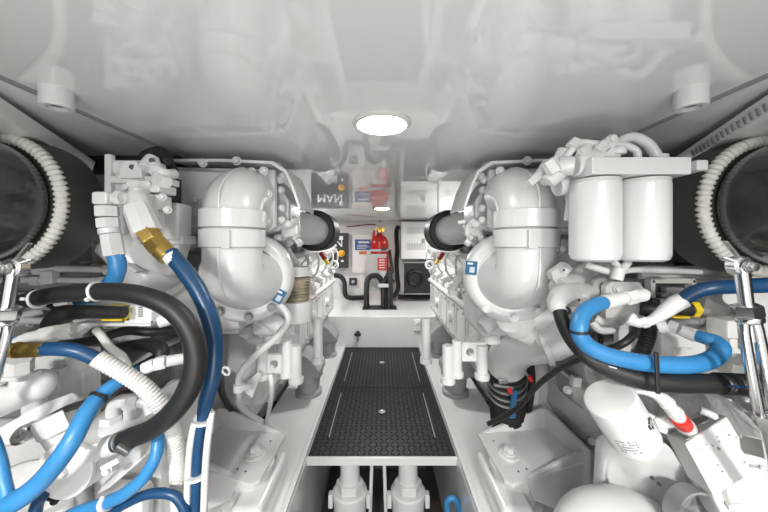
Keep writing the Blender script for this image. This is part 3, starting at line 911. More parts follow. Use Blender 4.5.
b = MB(); b.hexa(P(140, 189, 0.575), P(140, 182, 0.575), 0.021); b.cyl(P(140, 196, 0.575), P(140, 188, 0.575), 0.018, bev=0.002); b.build('hex_plug', WHITE, t)
b = MB()
b.cyl(P(152, 162, 0.58), P(157, 172, 0.57), 0.013, bev=0.003); b.cyl(P(148, 170, 0.58), P(153, 157, 0.59), 0.018, 0.012, bev=0.003)
b.tube(pp([(155, 168, 0.575), (165, 174, 0.575), (174, 174, 0.60)]), 0.010, seg=12)
b.hexa(P(157, 178, 0.57), P(167, 183, 0.56), 0.012)
b.build('top_elbow', WHITE, t)
b = MB(); b.cyl(P(152, 160.5, 0.566), P(152, 160.5, 0.564), 0.005, seg=12); b.build('hole', INK, t)
# stacked nuts of the vertical fitting
b = MB()
b.box(P(106, 199, 0.545), (0.028, 0.030, 0.024), bev=0.005)
b.hexa(P(107, 206, 0.545), P(107.5, 217, 0.545), 0.018)
b.hexa(P(108, 218, 0.545), P(109, 228, 0.545), 0.0178)
b.cyl(P(109, 228, 0.545), P(110, 234, 0.545), 0.0165, seg=28, bev=0.002)
b.hexa(P(111, 234, 0.545), P(115, 256, 0.545), 0.0165)
b.cyl(P(112, 198, 0.545), P(122, 198, 0.55), 0.010, bev=0.002)
b.hexa(P(117, 198, 0.548), P(123, 198, 0.548), 0.0135)
b.cyl(P(123, 198.5, 0.55), P(140, 199, 0.57), 0.0115, bev=0.002)
b.build('stacked_fitting', WHITE, t)
b = MB()
b.tube(pp([(136, 196, 0.55), (139, 203, 0.545), (139, 212, 0.54)]), [0.015, 0.017, 0.019], seg=16)
b.cyl(P(136, 206, 0.54), P(148, 234, 0.53), 0.021, 0.023, seg=8, bev=0.004)
b.cyl(P(142, 195, 0.57), P(148, 220, 0.58), 0.02, bev=0.003)
b.build('angled_fitting', WHITE, t)
b = MB()
for (px, py) in ((163, 197), (127, 188), (150, 184), (168, 210), (129, 212)):
    bolt(t, P(px, py, 0.575), (0, -1, 0), 0.006)
b.box(P(174, 196, 0.655), (0.012, 0.03, 0.075)); b.build('dark_slot', DARKLIN, t)
# dark loom tucked above the block
b = MB(); b.tube(pp([(146, 157, 0.68), (158, 152.5, 0.67), (165, 158, 0.66), (168, 166, 0.66), (172, 172, 0.70)]), 0.014, rib=0.1); tag(b.build('black_loom', RUBBER), 'black cable loom looping above the white valve block', 'cable')
# white pipe running diagonally behind the brass fitting
t = LE[0]
b = MB(); b.tube(pp([(112, 240, 0.70), (128, 252, 0.71), (150, 275, 0.73), (178, 298, 0.78), (205, 318, 0.84)]), [0.04, 0.046, 0.052, 0.056, 0.06], seg=28); b.build('intake_pipe', WHITE, t)
b = MB()
b.cyl(P(165, 284, 0.75), P(169, 289, 0.757), 0.064, seg=36, bev=0.004); b.cyl(P(136, 261, 0.715), P(138, 263, 0.72), 0.055, seg=36, bev=0.004)
b.build('band', WHITE, t)
b = MB(); b.box(P(134, 268, 0.66), (0.03, 0.02, 0.006), (0, 0.6, 0), bev=0.001); b.build('band_lug', CAST, t)

# ---- dark blue hose with brass end and white wrap
t = hose('dark_blue_hose', 'dark blue hose with a brass end sweeping down from the white valve block', NAVY,
         [(170, 253, 0.52), (184, 270, 0.515), (199, 292, 0.51), (210, 318, 0.505), (214.5, 345, 0.50), (212.5, 375, 0.50), (206, 402, 0.50), (201, 425, 0.50), (197, 460, 0.50), (195, 520, 0.50)],
         [9.0, 9.3, 9.5, 9.4, 9.2, 8.8, 8.0, 5.5, 5.5, 5.5], 0.51)
b = MB()
b.hexa(P(146, 231, 0.527), P(154, 241.5, 0.525), pxr(11.5, 0.526), rot=0.2)
b.cyl(P(153, 240, 0.525), P(156, 243, 0.525), pxr(10, 0.525), seg=28)
b.hexa(P(155, 242, 0.525), P(163, 251, 0.522), pxr(12.2, 0.524), rot=0.5)
b.cyl(P(162, 250, 0.522), P(169, 257, 0.52), pxr(11, 0.52), pxr(10.5, 0.52), seg=28, bev=0.001)
b.build('brass_fitting', BRASS, t)
b = MB(); b.cyl(P(171, 255.5, 0.519), P(176, 261.5, 0.518), pxr(9.4, 0.518), pxr(9.5, 0.518), seg=24); b.build('paper_tag', PRINT, t)
for dx in (-1, 1):
    b = MB(); b.tube(pp([(206 + dx * 6.5, 412, 0.497), (202 + dx * 8, 425, 0.495), (197.5 + dx * 8.5, 460, 0.495), (195 + dx * 8.5, 520, 0.495)]), [0.004, 0.0055, 0.0055, 0.0055], seg=10); b.build('spiral_wrap', CORR, t)
tie(t, P(202.5, 420, 0.50), P(198, 450, 0.5) - P(203, 415, 0.5), pxr(10.5, 0.5), NYLON, head=(1, -0.4, 0.3))
tie(t, P(196.5, 475, 0.50), Vector((0.02, 0, 1)), pxr(10.5, 0.5), NYLON, head=(1, -0.3, 0.3))
# ---- short light blue hose from the stacked fitting
t = hose('light_blue_hose', 'short light blue hose dropping from the stacked white fittings', BLUE,
         [(115, 254, 0.545), (117.5, 262, 0.545), (117, 272, 0.545), (111, 283, 0.55), (98, 293, 0.56), (80, 300, 0.57)], 8.2, 0.55)
# ---- large black hose
t = hose('black_hose', 'thick black hose looping across the white conduit to a steel clamp', RUBBER,
         [(-25, 322, 0.50), (0, 309, 0.485), (25, 301, 0.475), (60, 294.5, 0.465), (110, 291.5, 0.455), (145, 296.5, 0.45), (172, 309, 0.45), (190, 331, 0.45), (196, 358, 0.45), (189, 388, 0.45), (173, 412, 0.45), (150, 430, 0.455), (124, 440, 0.46)],
         [8.5, 8.8, 9.0, 9.6, 10, 10.5, 11, 11.5, 11.8, 12, 11.5, 11, 10.8], 0.46, seg=24)
tie(t, P(38, 299, 0.472), (1, 0, 0.15), pxr(10, 0.472), NYLON, head=(-0.5, -1, 0.2))
tie(t, P(97, 291.5, 0.458), (1, 0, 0.2), pxr(10.6, 0.458), NYLON, head=(-0.1, -1, -0.7))
ax = P(124, 440, 0.46) - P(145, 433, 0.455)
b = MB(); b.lathe(P(131, 438, 0.46), ax, [(0, pxr(10.5, 0.46)), (0, pxr(11.8, 0.46)), (0.016, pxr(11.8, 0.46)), (0.016, pxr(10, 0.46))], 32); b.box(P(124, 449, 0.445), (0.02, 0.012, 0.010), (0, 0.5, 0), bev=0.002); b.build('hose_clamp', STEEL, t)
b = MB(); b.lathe(P(121, 441, 0.46), ax, [(0, pxr(9, 0.46)), (0, pxr(11.0, 0.46)), (0.005, pxr(11.0, 0.46)), (0.005, pxr(9, 0.46))], 32); b.build('clamp_band', STEEL, t)
# ---- brass ended dark blue hose going into white conduit
t = hose('conduit_hose', 'dark blue hose with a brass end entering white ribbed conduit', NAVY,
         [(44, 349, 0.455), (62, 349, 0.455), (80, 352, 0.46), (101, 361, 0.47)], 7.6, 0.46)
b = MB()
b.cyl(P(-6, 351, 0.452), P(16, 350, 0.452), pxr(8.0, 0.452), seg=24, bev=0.002)
b.cyl(P(16, 350, 0.452), P(19.5, 350, 0.452), pxr(9.2, 0.452), seg=24, bev=0.002)
b.hexa(P(19.5, 350, 0.452), P(46, 349, 0.455), pxr(8.6, 0.452))
b.build('brass_fitting', BRASS, t)
b = MB(); b.tube(pp([(97, 358, 0.468), (108, 364, 0.472), (125, 374, 0.48), (145, 388, 0.49), (162, 408, 0.50), (172, 432, 0.51), (177, 460, 0.52), (179, 490, 0.525), (180, 525, 0.53)]), [pxr(9.5, 0.47), pxr(9, 0.5), pxr(9.2, 0.52), pxr(9, 0.52)], seg=20, n=14, rib=0.09); b.build('conduit', CORR, t)
# ---- light blue hose crossing the foreground
t = hose('light_blue_hose', 'light blue hose slanting down to the corner past the white pump', BLUE,
         [(140, 370, 0.50), (125, 378, 0.49), (112, 386, 0.475), (98, 398, 0.46), (86, 414, 0.44), (73, 439, 0.42), (56, 464, 0.41), (36, 486, 0.405), (15, 501, 0.40), (-20, 514, 0.40)],
         [6.5, 7.2, 8, 9, 9.3, 9.5, 9.8, 10, 10.5, 11], 0.43, seg=22)
b = MB()
b.cyl(P(143, 369, 0.50), P(155, 364, 0.505), pxr(6.8, 0.5), bev=0.002); b.hexa(P(155, 364, 0.505), P(166, 361.5, 0.51), pxr(7.6, 0.5)); b.cyl(P(166, 361.5, 0.51), P(186, 358, 0.53), pxr(6.2, 0.5), bev=0.002)
b.build('end_fitting', NYLON, t)
tie(t, P(98.5, 397.5, 0.46), P(86, 414, 0.44) - P(112, 386, 0.475), pxr(9.3, 0.46), RUBBER, head=(1, -0.3, 0.2))
t = hose('light_blue_hose', 'light blue hose rising at the frame edge below the brass fitting', BLUE, [(-14, 428, 0.42), (-6, 442, 0.42), (0, 460, 0.41), (4, 480, 0.405), (8, 500, 0.40), (8, 522, 0.40)], 6.0, 0.41)
tie(t, P(4, 496, 0.402), (0.1, 0, -1), pxr(7.0, 0.4), RUBBER)
b = MB(); b.tube(pp([(138, 378, 0.50), (120, 388, 0.49), (106, 396, 0.485), (88, 402, 0.49), (60, 412, 0.50), (20, 436, 0.52)]), 0.0055, seg=10); tag(b.build('black_cable', RUBBER), 'thin black cable under the light blue hose', 'cable')
t = hose('light_blue_hose', 'light blue hose with a white tie curving under the clamped black hose', BLUE,
         [(157, 426, 0.50), (158, 440, 0.49), (155, 458, 0.48), (143, 478, 0.475), (124, 494, 0.47), (105, 503, 0.47), (78, 512, 0.47), (60, 520, 0.47)], [6.2, 6.4, 6.6, 6.8, 7, 7, 6.6, 6.2], 0.48)
tie(t, P(106, 503, 0.47), (1, 0, 0.35), pxr(7.8, 0.47), NYLON, head=(0, -0.5, 1), w=0.004)
t = hose('dark_blue_hose', 'dark blue hose arching along the frame bottom beside the white conduit', NAVY,
         [(188, 524, 0.49), (184, 508, 0.49), (175, 496, 0.49), (160, 493, 0.49), (142, 496, 0.49), (118, 508, 0.49), (100, 520, 0.49)], 5.2, 0.49)
t = hose('dark_blue_hose', 'dark blue hose end showing under the slanting light blue hose', NAVY, [(42, 496, 0.46), (37, 505, 0.46), (34, 522, 0.46)], 6.0, 0.46)

# ---- yellow ringed plug on a white junction box
t = thing('cable_plug', 'black cable plug with a yellow locking ring under the black hose', 'plug', P(100, 320, 0.56))
b = MB(); b.tube(pp([(56, 324, 0.545), (62, 315, 0.53), (75, 312.5, 0.525), (95, 312, 0.525), (124, 312.5, 0.525)]), [0.020, 0.017, 0.0125, 0.0115, 0.0105], seg=18); b.build('plug_body', RUBBER, t)
b = MB(); R = []
for (px, py, w, h) in ((118, 312.5, 26, 15),):
    c = P(px, py, 0.552)
    W2, H2 = pxr(w / 2, 0.60), pxr(h / 2, 0.60)
    k = pxr(2.6, 0.535)
    b.box(c + Vector((0, 0, H2 - k / 2)), (2 * W2, 0.02, k), bev=0.001); b.box(c - Vector((0, 0, H2 - k / 2)), (2 * W2, 0.02, k), bev=0.001)
    b.box(c + Vector((W2 - k, 0, 0)), (2 * k, 0.02, 2 * H2), bev=0.001)
b.build('yellow_ring', YEL, t)
t = thing('junction_box', 'small white junction box at the end of the yellow ringed plug', 'box', P(145, 325, 0.57))
b = MB(); b.box(P(146, 312, 0.57), (0.052, 0.04, 0.036), bev=0.004); b.box(P(120, 322.5, 0.575), (0.14, 0.03, 0.006), bev=0.001); b.box(P(120, 303, 0.575), (0.10, 0.03, 0.005), bev=0.001)
b.cyl(P(158, 322, 0.57), P(172, 318, 0.58), 0.012, bev=0.002); b.build('body', WHITE, t)
for i in range(5):
    b = MB(); b.box(P(140.5, 307.5 + i * 2.2, 0.549), (0.008, 0.002, 0.0022)); b.build('print_line', GREYI, t)
b = MB(); b.cyl(P(152, 322, 0.549), P(152, 322, 0.551), 0.002, seg=8); b.build('hole', INK, t)
# ---- black loop behind
t = hose('black_hose', 'short ribbed black hose bend inside the loop of the thick black hose', RUBBER,
         [(118, 349, 0.60), (135, 346, 0.60), (152, 345, 0.59), (161, 350, 0.58), (160, 358, 0.575), (150, 364, 0.575), (138, 370, 0.58)], [7, 7.5, 8, 8, 8, 7.5, 7], 0.59, rib=0.06)
t = hose('black_cable', 'black cable lying behind the dark blue hose', RUBBER, [(216, 340, 0.72), (219, 370, 0.85), (223, 395, 1.05), (234, 412, 1.19), (258, 428, 1.25), (270, 440, 1.28)], 4.0, 0.9, cat='cable')
t = hose('black_cable', 'black cable crossing in the gap below the junction box', RUBBER, [(60, 345, 0.64), (95, 340, 0.64), (125, 331, 0.65), (150, 332, 0.66), (185, 330, 0.70), (205, 335, 0.72)], 5.0, 0.65, cat='cable')
t = hose('white_conduit', 'short bent white conduit behind the brass ended hose', CORR, [(96, 330, 0.55), (101, 335, 0.545), (110, 347, 0.54), (122, 356, 0.54), (128, 366, 0.545)], 4.0, 0.55)
t = hose('white_conduit', 'white hose tail with a blue end above the brass fitting', NYLON, [(16, 342, 0.50), (28, 337, 0.50), (45, 334, 0.50), (58, 331, 0.505), (74, 328, 0.51)], [5, 5.2, 6.5, 6.8, 6], 0.5)
b = MB(); b.cyl(P(6, 341.5, 0.50), P(17, 341, 0.50), pxr(5.2, 0.5), seg=18); b.build('blue_end', BLUE, t)
b = MB(); b.hexa(P(42, 334, 0.503), P(56, 331.5, 0.505), pxr(8, 0.5)); b.hexa(P(60, 331, 0.507), P(72, 328.5, 0.51), pxr(8.2, 0.5)); b.build('nut', NYLON, t)

# ---- white manifold and casing under the brass fitting
t = thing('pipe_manifold', 'white pipe manifold with hex plugs below the brass fitting', 'manifold', P(30, 420, 0.56))
b = MB()
b.cyl(P(-20, 409, 0.49), P(36, 386, 0.50), pxr(18, 0.5), pxr(16, 0.5), seg=30, bev=0.004); b.ball(P(37, 385, 0.50), pxr(17, 0.5))
b.cyl(P(20, 372, 0.49), P(20, 388, 0.49), pxr(9, 0.49), seg=20); b.hexa(P(20, 359, 0.48), P(20, 373, 0.485), pxr(11.5, 0.48)); b.box(P(20, 376, 0.48), (pxr(27, 0.48), 0.03, pxr(5, 0.48)), bev=0.002)
b.cyl(P(-4, 385, 0.47), P(-4, 362, 0.47), pxr(8, 0.47), seg=20, bev=0.002)
b.build('body', WHITE, t)
b = MB()
b.box(P(62, 385, 0.62), (0.13, 0.04, 0.15), bev=0.006); b.box(P(70, 388, 0.59), (0.022, 0.06, 0.10), bev=0.003)
b.box(P(20, 372, 0.64), (0.20, 0.05, 0.13), bev=0.01)
b.build('casing', CAST, t)
b = MB(); b.cyl(P(40, 362, 0.60), P(76, 360, 0.60), pxr(14, 0.6), seg=24); b.ball(P(76, 361, 0.60), pxr(14, 0.6)); b.build('capped_pipe', WHITE, t)
t = thing('bracket_arm', 'long white bracket arm with an oval hole below the manifold', 'bracket', P(25, 445, 0.52))
b = MB(); b.prism(pp([(-15, 436, 0.50), (40, 404, 0.52), (72, 392, 0.54), (78, 398, 0.54), (50, 424, 0.52), (40, 436, 0.51), (-15, 452, 0.49)]), (0, 0.012, -0.006), bev=0.003); b.build('arm', CAST, t)
b = MB(); b.lathe(P(26, 433, 0.505), (-0.1, -0.75, 1), [(0, pxr(13, 0.5)), (0.005, pxr(12, 0.5)), (0.005, pxr(7, 0.5)), (0, pxr(7, 0.5))], 28); b.build('boss', STEEL, t)
# ---- pump / thermostat housing
t = thing('raw_water_pump', 'white cylindrical pump with a round end cover behind the slanting light blue hose', 'pump', P(80, 495, 0.56))
f0, f1 = P(66, 470, 0.475), P(128, 428, 0.60)
b = MB()
b.cyl(f0, f1, pxr(30, 0.475), pxr(34, 0.57), seg=44, bev=0.006)
b.cyl(P(110, 455, 0.52), P(140, 410, 0.60), pxr(30, 0.55), seg=32, bev=0.01)
b.prism(pp([(95, 496, 0.50), (154, 440, 0.56), (158, 446, 0.56), (110, 488, 0.50)]), (0.0, 0.02, 0.01), bev=0.002)
b.build('housing', WHITE, t)
ax = (f1 - f0).normalized()
b = MB(); b.cyl(f0 - ax * 0.004, f0 + ax * 0.008, pxr(31, 0.475), seg=44, bev=0.003); cv = b.build('end_cover', WHITE, t)
bolt(cv, f0 - ax * 0.003, -ax, 0.0085)
b = MB(); b.cyl(P(66, 445, 0.50), P(58, 430, 0.50), pxr(15, 0.5), bev=0.003); b.cyl(P(60, 432, 0.495), P(52, 414, 0.495), pxr(18, 0.49), seg=6, bev=0.004, rot=0.3); b.build('hex_cap', WHITE, t)
b = MB()
b.cyl(P(112, 430, 0.53), P(113, 415, 0.53), pxr(9, 0.53), bev=0.002); b.hexa(P(112, 422, 0.53), P(112, 415, 0.53), pxr(11, 0.53))
b.tube(pp([(113, 416, 0.53), (114, 406, 0.53), (121, 401, 0.53), (130, 401, 0.53)]), pxr(7, 0.53), seg=14); b.hexa(P(124, 402, 0.53), P(139, 401, 0.535), pxr(8.5, 0.53)); b.tube(pp([(138, 401, 0.535), (148, 403, 0.54), (152, 412, 0.54)]), pxr(7, 0.53), seg=14)
b.box(P(134, 411, 0.54), (0.016, 0.03, 0.02), bev=0.003)
b.build('elbow_fitting', WHITE, t)
b = MB(); b.cyl(P(122, 441, 0.463), P(108, 446, 0.475), pxr(10.5, 0.47), pxr(11.5, 0.47), bev=0.003); b.box(P(112, 463, 0.46), (0.03, 0.01, 0.008), (0, -0.5, 0), bev=0.001); b.build('hose_barb', WHITE, t)
bolt(t, P(97, 452, 0.485), (-0.4, -1, 0.2), 0.011)
bolt(t, P(108, 470, 0.49), (0.1, -1, 0), 0.006)
b = MB(); b.tube(pp([(45, 492, 0.50), (52, 497, 0.495), (60, 494, 0.495), (54, 502, 0.495)]), 0.006, seg=8); tag(b.build('black_clip', RUBBER), 'small black clip beneath the white pump', 'clip')
t = thing('lower_casing', 'white lower casing with a tube stub at the frame bottom below the pump', 'casing', P(60, 540, 0.60))
b = MB(); b.box(P(35, 480, 0.64), (0.22, 0.05, 0.26), bev=0.02); b.cyl(P(20, 500, 0.60), P(20, 500, 0.53), 0.06, seg=32, bev=0.008); b.cyl(P(58, 505, 0.55), P(62, 535, 0.55), 0.022, bev=0.003); b.box(P(135, 470, 0.68), (0.16, 0.05, 0.22), bev=0.02); b.box(P(128, 505, 0.62), (0.09, 0.04, 0.09), bev=0.015); b.build('body', CAST, t)
b = MB(); b.cyl(P(82, 488, 0.56), P(88, 503, 0.56), 0.011, bev=0.002); b.build('grey_stub', GREYP, t)
b = MB(); b.box(P(30, 478, 0.60), (0.02, 0.03, 0.05), (0, 0.3, 0), bev=0.002); b.build('ochre_patch', mat('ochre_primer', (0.25, 0.17, 0.06), 0.6), t)
# side gusset of the front frame between pump and mount
t = thing('frame_plate', 'white folded frame plate between the conduit and the engine mount', 'plate', P(190, 470, 0.80))
b = MB(); b.prism(pp([(150, 395, 0.74), (182, 378, 0.80), (212, 416, 0.86), (200, 432, 0.80), (172, 455, 0.70), (140, 470, 0.66)]), (0, 0.02, 0), bev=0.003); b.box(P(160, 480, 0.72), (0.20, 0.03, 0.18), bev=0.006); b.build('plate', WHITE, t)
b = MB(); b.torus(P(226, 371, 0.66), (0.2, 1, 0.2), 0.009, 0.0028, seg=24, seg2=8); tag(b.build('white_eyelet', NYLON), 'small white eyelet beside the dark blue hose', 'eyelet')

# ---- bent coolant pipe in front of the engine
t = LE[0]
b = MB(); b.tube(pp([(276, 303, 0.80), (285, 311, 0.80), (288, 321, 0.80), (280, 334, 0.81), (262, 350, 0.82), (245, 366, 0.83), (239, 378, 0.83), (239, 395, 0.86), (240, 405, 0.95), (250, 414, 1.10), (266, 424, 1.22), (276, 432, 1.25)]), pxr(3.9, 0.82), seg=16); b.build('bent_coolant_pipe', WHITE, t)
b = MB(); b.cyl(P(239, 384, 0.83), P(239, 391, 0.83), pxr(6.2, 0.83), bev=0.001); b.box(P(246, 387, 0.83), (0.03, 0.012, 0.014), bev=0.002); b.build('pipe_clip', WHITE, t)
b = MB(); b.prism(pp([(240, 388), (258, 372), (261, 374), (252, 398)], 0.86), (0, 0.008, 0)); b.build('strap', WHITE, t)
t = hose('drain_hose', 'thin pale hose hanging below the holed bracket on the valve block side', NYLON, [(270, 374, 0.89), (272, 385, 0.89), (271, 400, 0.95), (268, 415, 1.15), (264, 432, 1.24)], 2.9, 0.89)

# ================================================================== chrome hanger struts of the exhaust pipes
def strut(s, label, pv, nt, end, split):
    """pv pivot pixel, nt hex nut pixel, end lower end pixel"""
    Y = 0.41
    t = thing('turnbuckle_strut', label, 'turnbuckle', P(end[0], end[1], Y), 'exhaust struts')
    c = P(pv[0], pv[1], Y)
    n_ = P(nt[0], nt[1], Y)
    e_ = P(end[0], end[1], Y)
    b = MB(); b.tube([c, c.lerp(n_, 0.3), n_], [0.009, 0.008, 0.0075], seg=18, n=4)
    b.lathe(c + Vector((0, 0.008, 0)), (0, -1, 0), [(0, 0.008), (0, 0.0135), (0.012, 0.0135), (0.0135, 0.011), (0.0135, 0)], 28)
    b.build('rod_eye', CHROME, t)
    bolt(t, c - Vector((0, 0.009, 0)), (0, -1, 0), 0.0065, STEEL)
    b = MB(); d = Vector((s * -0.5, 0, 1)).normalized()
    b.bar(c + Vector((-s * 0.000, 0.0, 0.008)), c + Vector((-s * 0.022, 0, 0.034)), 0.006, 0.003, 0.0008)
    b.bar(c + Vector((s * 0.006, -0.004, 0.0)), c + Vector((-s * 0.020, 0.006, 0.012)), 0.010, 0.003, 0.001)
    b.build('clevis', STEEL, t)
    a = (e_ - n_).normalized()
    b = MB(); b.hexa(n_ - a * 0.006, n_ + a * 0.010, 0.0155); b.cyl(n_ + a * 0.010, n_ + a * 0.018, 0.0145, seg=24, bev=0.002); b.build('lock_nut', CHROME, t)
    b = MB()
    x = Vector((0, -1, 0)).cross(a).normalized()
    for k in (-1, 1):
        b.tube([n_ + a * 0.017 + x * k * 0.004, n_ + a * 0.03 + x * k * 0.0095, e_ + x * k * 0.0095 - a * 0.012, e_ + x * k * 0.004], 0.0062, seg=14, n=4)
    b.build('barrel', CHROME, t)
    b = MB(); b.cyl(n_ + a * 0.015, n_ + a * 0.045, 0.004, seg=12); b.build('screw', STEEL, t)
    b = MB(); b.hexa(e_ - a * 0.004, e_ + a * 0.016, 0.0145); b.cyl(e_ + a * 0.016, e_ + a * 0.20, 0.009, seg=18); b.build('lower_rod', CHROME, t)
strut(-1, 'chrome turnbuckle strut beside the brass ended hose', (14, 268), (6, 311), (-34, 450), False)
strut(1, 'chrome turnbuckle strut beside the ribbed end of the black hose', (741, 266), (747, 309), (767, 416), True)

# ================================================================== near side, by the filter canisters (RIGHT of the aisle)
t = thing('twin_filter', 'pair of glossy white filter canisters hanging from a white head', 'filter', P(621, 262, 0.53))
a0 = P(590, 158, 0.50)
b = MB()
Z1, Z0 = P(590, 157.5, 0.50).z, P(590, 175, 0.50).z
xl, xr = P(590, 0, 0.5).x, P(689, 0, 0.5).x
b.prism([Vector((xl, 0.495, Z0)), Vector((xl, 0.495, Z1)), Vector((xl, 0.575, Z1)), Vector((xl, 0.575, Z0))], (xr - xl, 0, 0), bev=0.0025)
b.box(P(694, 167, 0.52), (0.02, 0.03, 0.018), bev=0.003)
b.build('filter_head', WHITE, t)
rcan = 0.0395
for px, nm in ((594.5, 0), (642, 1)):
    c = P(px, 0, 0.535)
    zt_, zb_ = P(0, 177.5, 0.50).z, P(0, 262.5, 0.50).z
    b = MB(); b.lathe((c.x, 0.535, zt_), (0, 0, -1), [(0, 0.036), (0.0, rcan - 0.003), (0.003, rcan - 0.001), (0.008, rcan), (zt_ - zb_ - 0.012, rcan), (zt_ - zb_ - 0.004, rcan - 0.003), (zt_ - zb_, rcan - 0.011), (zt_ - zb_ + 0.001, 0)], 48)
    b.build('canister', WHITE, t)
    b = MB(); b.lathe((c.x, 0.535, zt_ + 0.002), (0, 0, -1), [(0, 0.03), (0, rcan - 0.0005), (0.004, rcan - 0.0005), (0.004, 0.03)], 48); b.build('gasket', OLDWHITE, t)
b = MB(); b.tube(pp([(662, 166, 0.53), (658, 158, 0.53), (648, 144, 0.53), (634, 137.5, 0.53), (622, 141, 0.53), (612, 150, 0.535)]), pxr(5.6, 0.53), seg=16); b.cyl(P(664, 166, 0.53), P(672, 163, 0.53), 0.012, bev=0.002); b.cyl(P(660, 168, 0.53), P(660, 155, 0.53), 0.0125, seg=18, bev=0.002); b.build('top_pipe', WHITE, t)
b = MB(); b.tube(pp([(638, 160, 0.515), (636, 151, 0.515), (626, 146, 0.515), (612, 145, 0.515), (596, 144, 0.52), (580, 143, 0.525), (572, 150, 0.53), (563, 162, 0.54)]), pxr(4.0, 0.52), seg=14); b.build('top_pipe', WHITE, t)
b = MB()
b.prism(pp([(600, 150), (607, 137), (616, 134), (620, 139), (617, 144), (606, 154)], 0.505), (0, 0.012, 0), bev=0.002)
b.box(P(605, 154, 0.52), (0.035, 0.03, 0.02), bev=0.004); b.cyl(P(618, 155, 0.51), P(618, 148, 0.51), 0.012, bev=0.003); b.cyl(P(583, 156, 0.52), P(586, 146, 0.53), 0.012, bev=0.002)
b.hexa(P(597, 152, 0.51), P(605, 144, 0.51), 0.010); b.hexa(P(571, 148, 0.53), P(577, 141, 0.53), 0.011)
b.cyl(P(578, 164, 0.53), P(600, 158, 0.52), 0.018, bev=0.003)
lg = b.build('lever_bracket', WHITE, t)
bolt(lg, P(611.5, 139, 0.505), (0, -1, 0), 0.006)
bolt(lg, P(582, 151, 0.515), (0, -1, 0.2), 0.006)
b = MB()
b.cyl(P(558, 166, 0.54), P(574, 166, 0.53), 0.017, seg=24, bev=0.003)
b.cyl(P(574, 166, 0.53), P(578, 166, 0.53), 0.019, seg=24, bev=0.002)
b.cyl(P(577, 166.5, 0.53), P(592, 167, 0.525), 0.016, seg=24, bev=0.003)
b.hexa(P(548, 160, 0.535), P(556, 172, 0.535), 0.014)
b.cyl(P(548, 182, 0.55), P(566, 166, 0.54), 0.014, bev=0.002)
b.prism(pp([(528, 180), (540, 170), (548, 158), (553, 162), (550, 172), (556, 184), (548, 184), (543, 178), (533, 186)], 0.56), (0, 0.02, 0), bev=0.003)
b.cyl(P(566, 150, 0.55), P(558, 166, 0.555), 0.014, bev=0.002)
b.cyl(P(556, 186, 0.57), P(566, 184, 0.57), 0.02, bev=0.003)
b.tube(pp([(568, 182, 0.57), (571, 200, 0.58), (569, 220, 0.59)]), 0.009, seg=12)
b.build('inlet_fitting', WHITE, t)
b = MB(); b.box(P(553, 181, 0.545), (0.006, 0.004, 0.006)); b.build('dark_port', INK, t)
b = MB()
b.tube(pp([(585, 264, 0.56), (603, 270, 0.555), (617, 273, 0.55)]), pxr(4.2, 0.55), seg=12)
b.tube(pp([(614, 262, 0.55), (618, 268, 0.545), (618, 276, 0.545)]), pxr(4, 0.55), seg=12)
b.tube(pp([(628, 262, 0.545), (622, 270, 0.54), (617, 276, 0.54)]), pxr(4.2, 0.54), seg=12)
b.cyl(P(616, 280, 0.54), P(619, 268, 0.54), 0.0105, bev=0.002)
b.tube(pp([(620, 272, 0.55), (634, 270, 0.555), (655, 270.5, 0.56), (700, 272, 0.58)]), pxr(3.2, 0.56), seg=12)
b.build('drain_fitting', OLDWHITE, t)

# ---- hoses
t = hose('light_blue_hose', 'bright light blue hose in a wide loop strapped to the black hose', BLUE,
         [(604, 302.5, 0.50), (594, 305.5, 0.49), (583, 314, 0.48), (579, 330, 0.47), (586, 344, 0.47), (604, 354, 0.465), (632, 361, 0.46), (662, 364.5, 0.46), (692, 364.5, 0.465), (712, 359, 0.475), (721, 349, 0.48), (716, 342, 0.49), (704, 338, 0.50), (694, 335, 0.51)],
         [8, 8.4, 8.8, 9.0, 9.0, 9.0, 9.2, 9.2, 9.0, 8.6, 8.2, 7.4, 7.0], 0.475, seg=22)
b = MB(); b.cyl(P(602, 303, 0.50), P(625, 298, 0.51), pxr(8.2, 0.505), pxr(6.5, 0.505), seg=20, bev=0.002); b.hexa(P(625, 298, 0.51), P(634, 296, 0.515), pxr(8.6, 0.51)); b.cyl(P(633, 296.5, 0.515), P(644, 294.5, 0.52), pxr(7.6, 0.515), seg=18, bev=0.002); b.cyl(P(643, 294.5, 0.52), P(650, 293, 0.525), pxr(7.6, 0.52), pxr(1.5, 0.52), seg=6); b.build('end_fitting', NYLON, t)
b = MB(); b.cyl(P(696, 336, 0.51), P(678, 328.5, 0.52), pxr(7.6, 0.515), pxr(6.5, 0.52), seg=20, bev=0.002); b.hexa(P(678, 328.5, 0.52), P(668, 325, 0.53), pxr(8, 0.52)); b.cyl(P(668, 325, 0.53), P(657, 326, 0.54), pxr(8.5, 0.53), seg=14, bev=0.003); b.build('end_fitting', NYLON, t)
tie(t, P(580, 331, 0.470), (0.10, 0, -1), pxr(9.6, 0.47), RUBBER)
b = MB(); b.bar(P(656.5, 354.5, 0.443), P(658, 394, 0.430), 0.006, 0.003, 0.0008); b.bar(P(656, 355, 0.443), P(656, 353, 0.47), 0.006, 0.003); b.build('cable_tie', RUBBER, t)
t = hose('dark_blue_hose', 'blue hose passing behind the chrome strut into a white bent fitting', NAVY,
         [(682, 300, 0.50), (694, 292.5, 0.49), (712, 288, 0.48), (735, 286.5, 0.475), (760, 285.5, 0.47), (790, 284, 0.46)], [7.2, 7.8, 8.0, 8.2, 8.4, 8.6], 0.48)
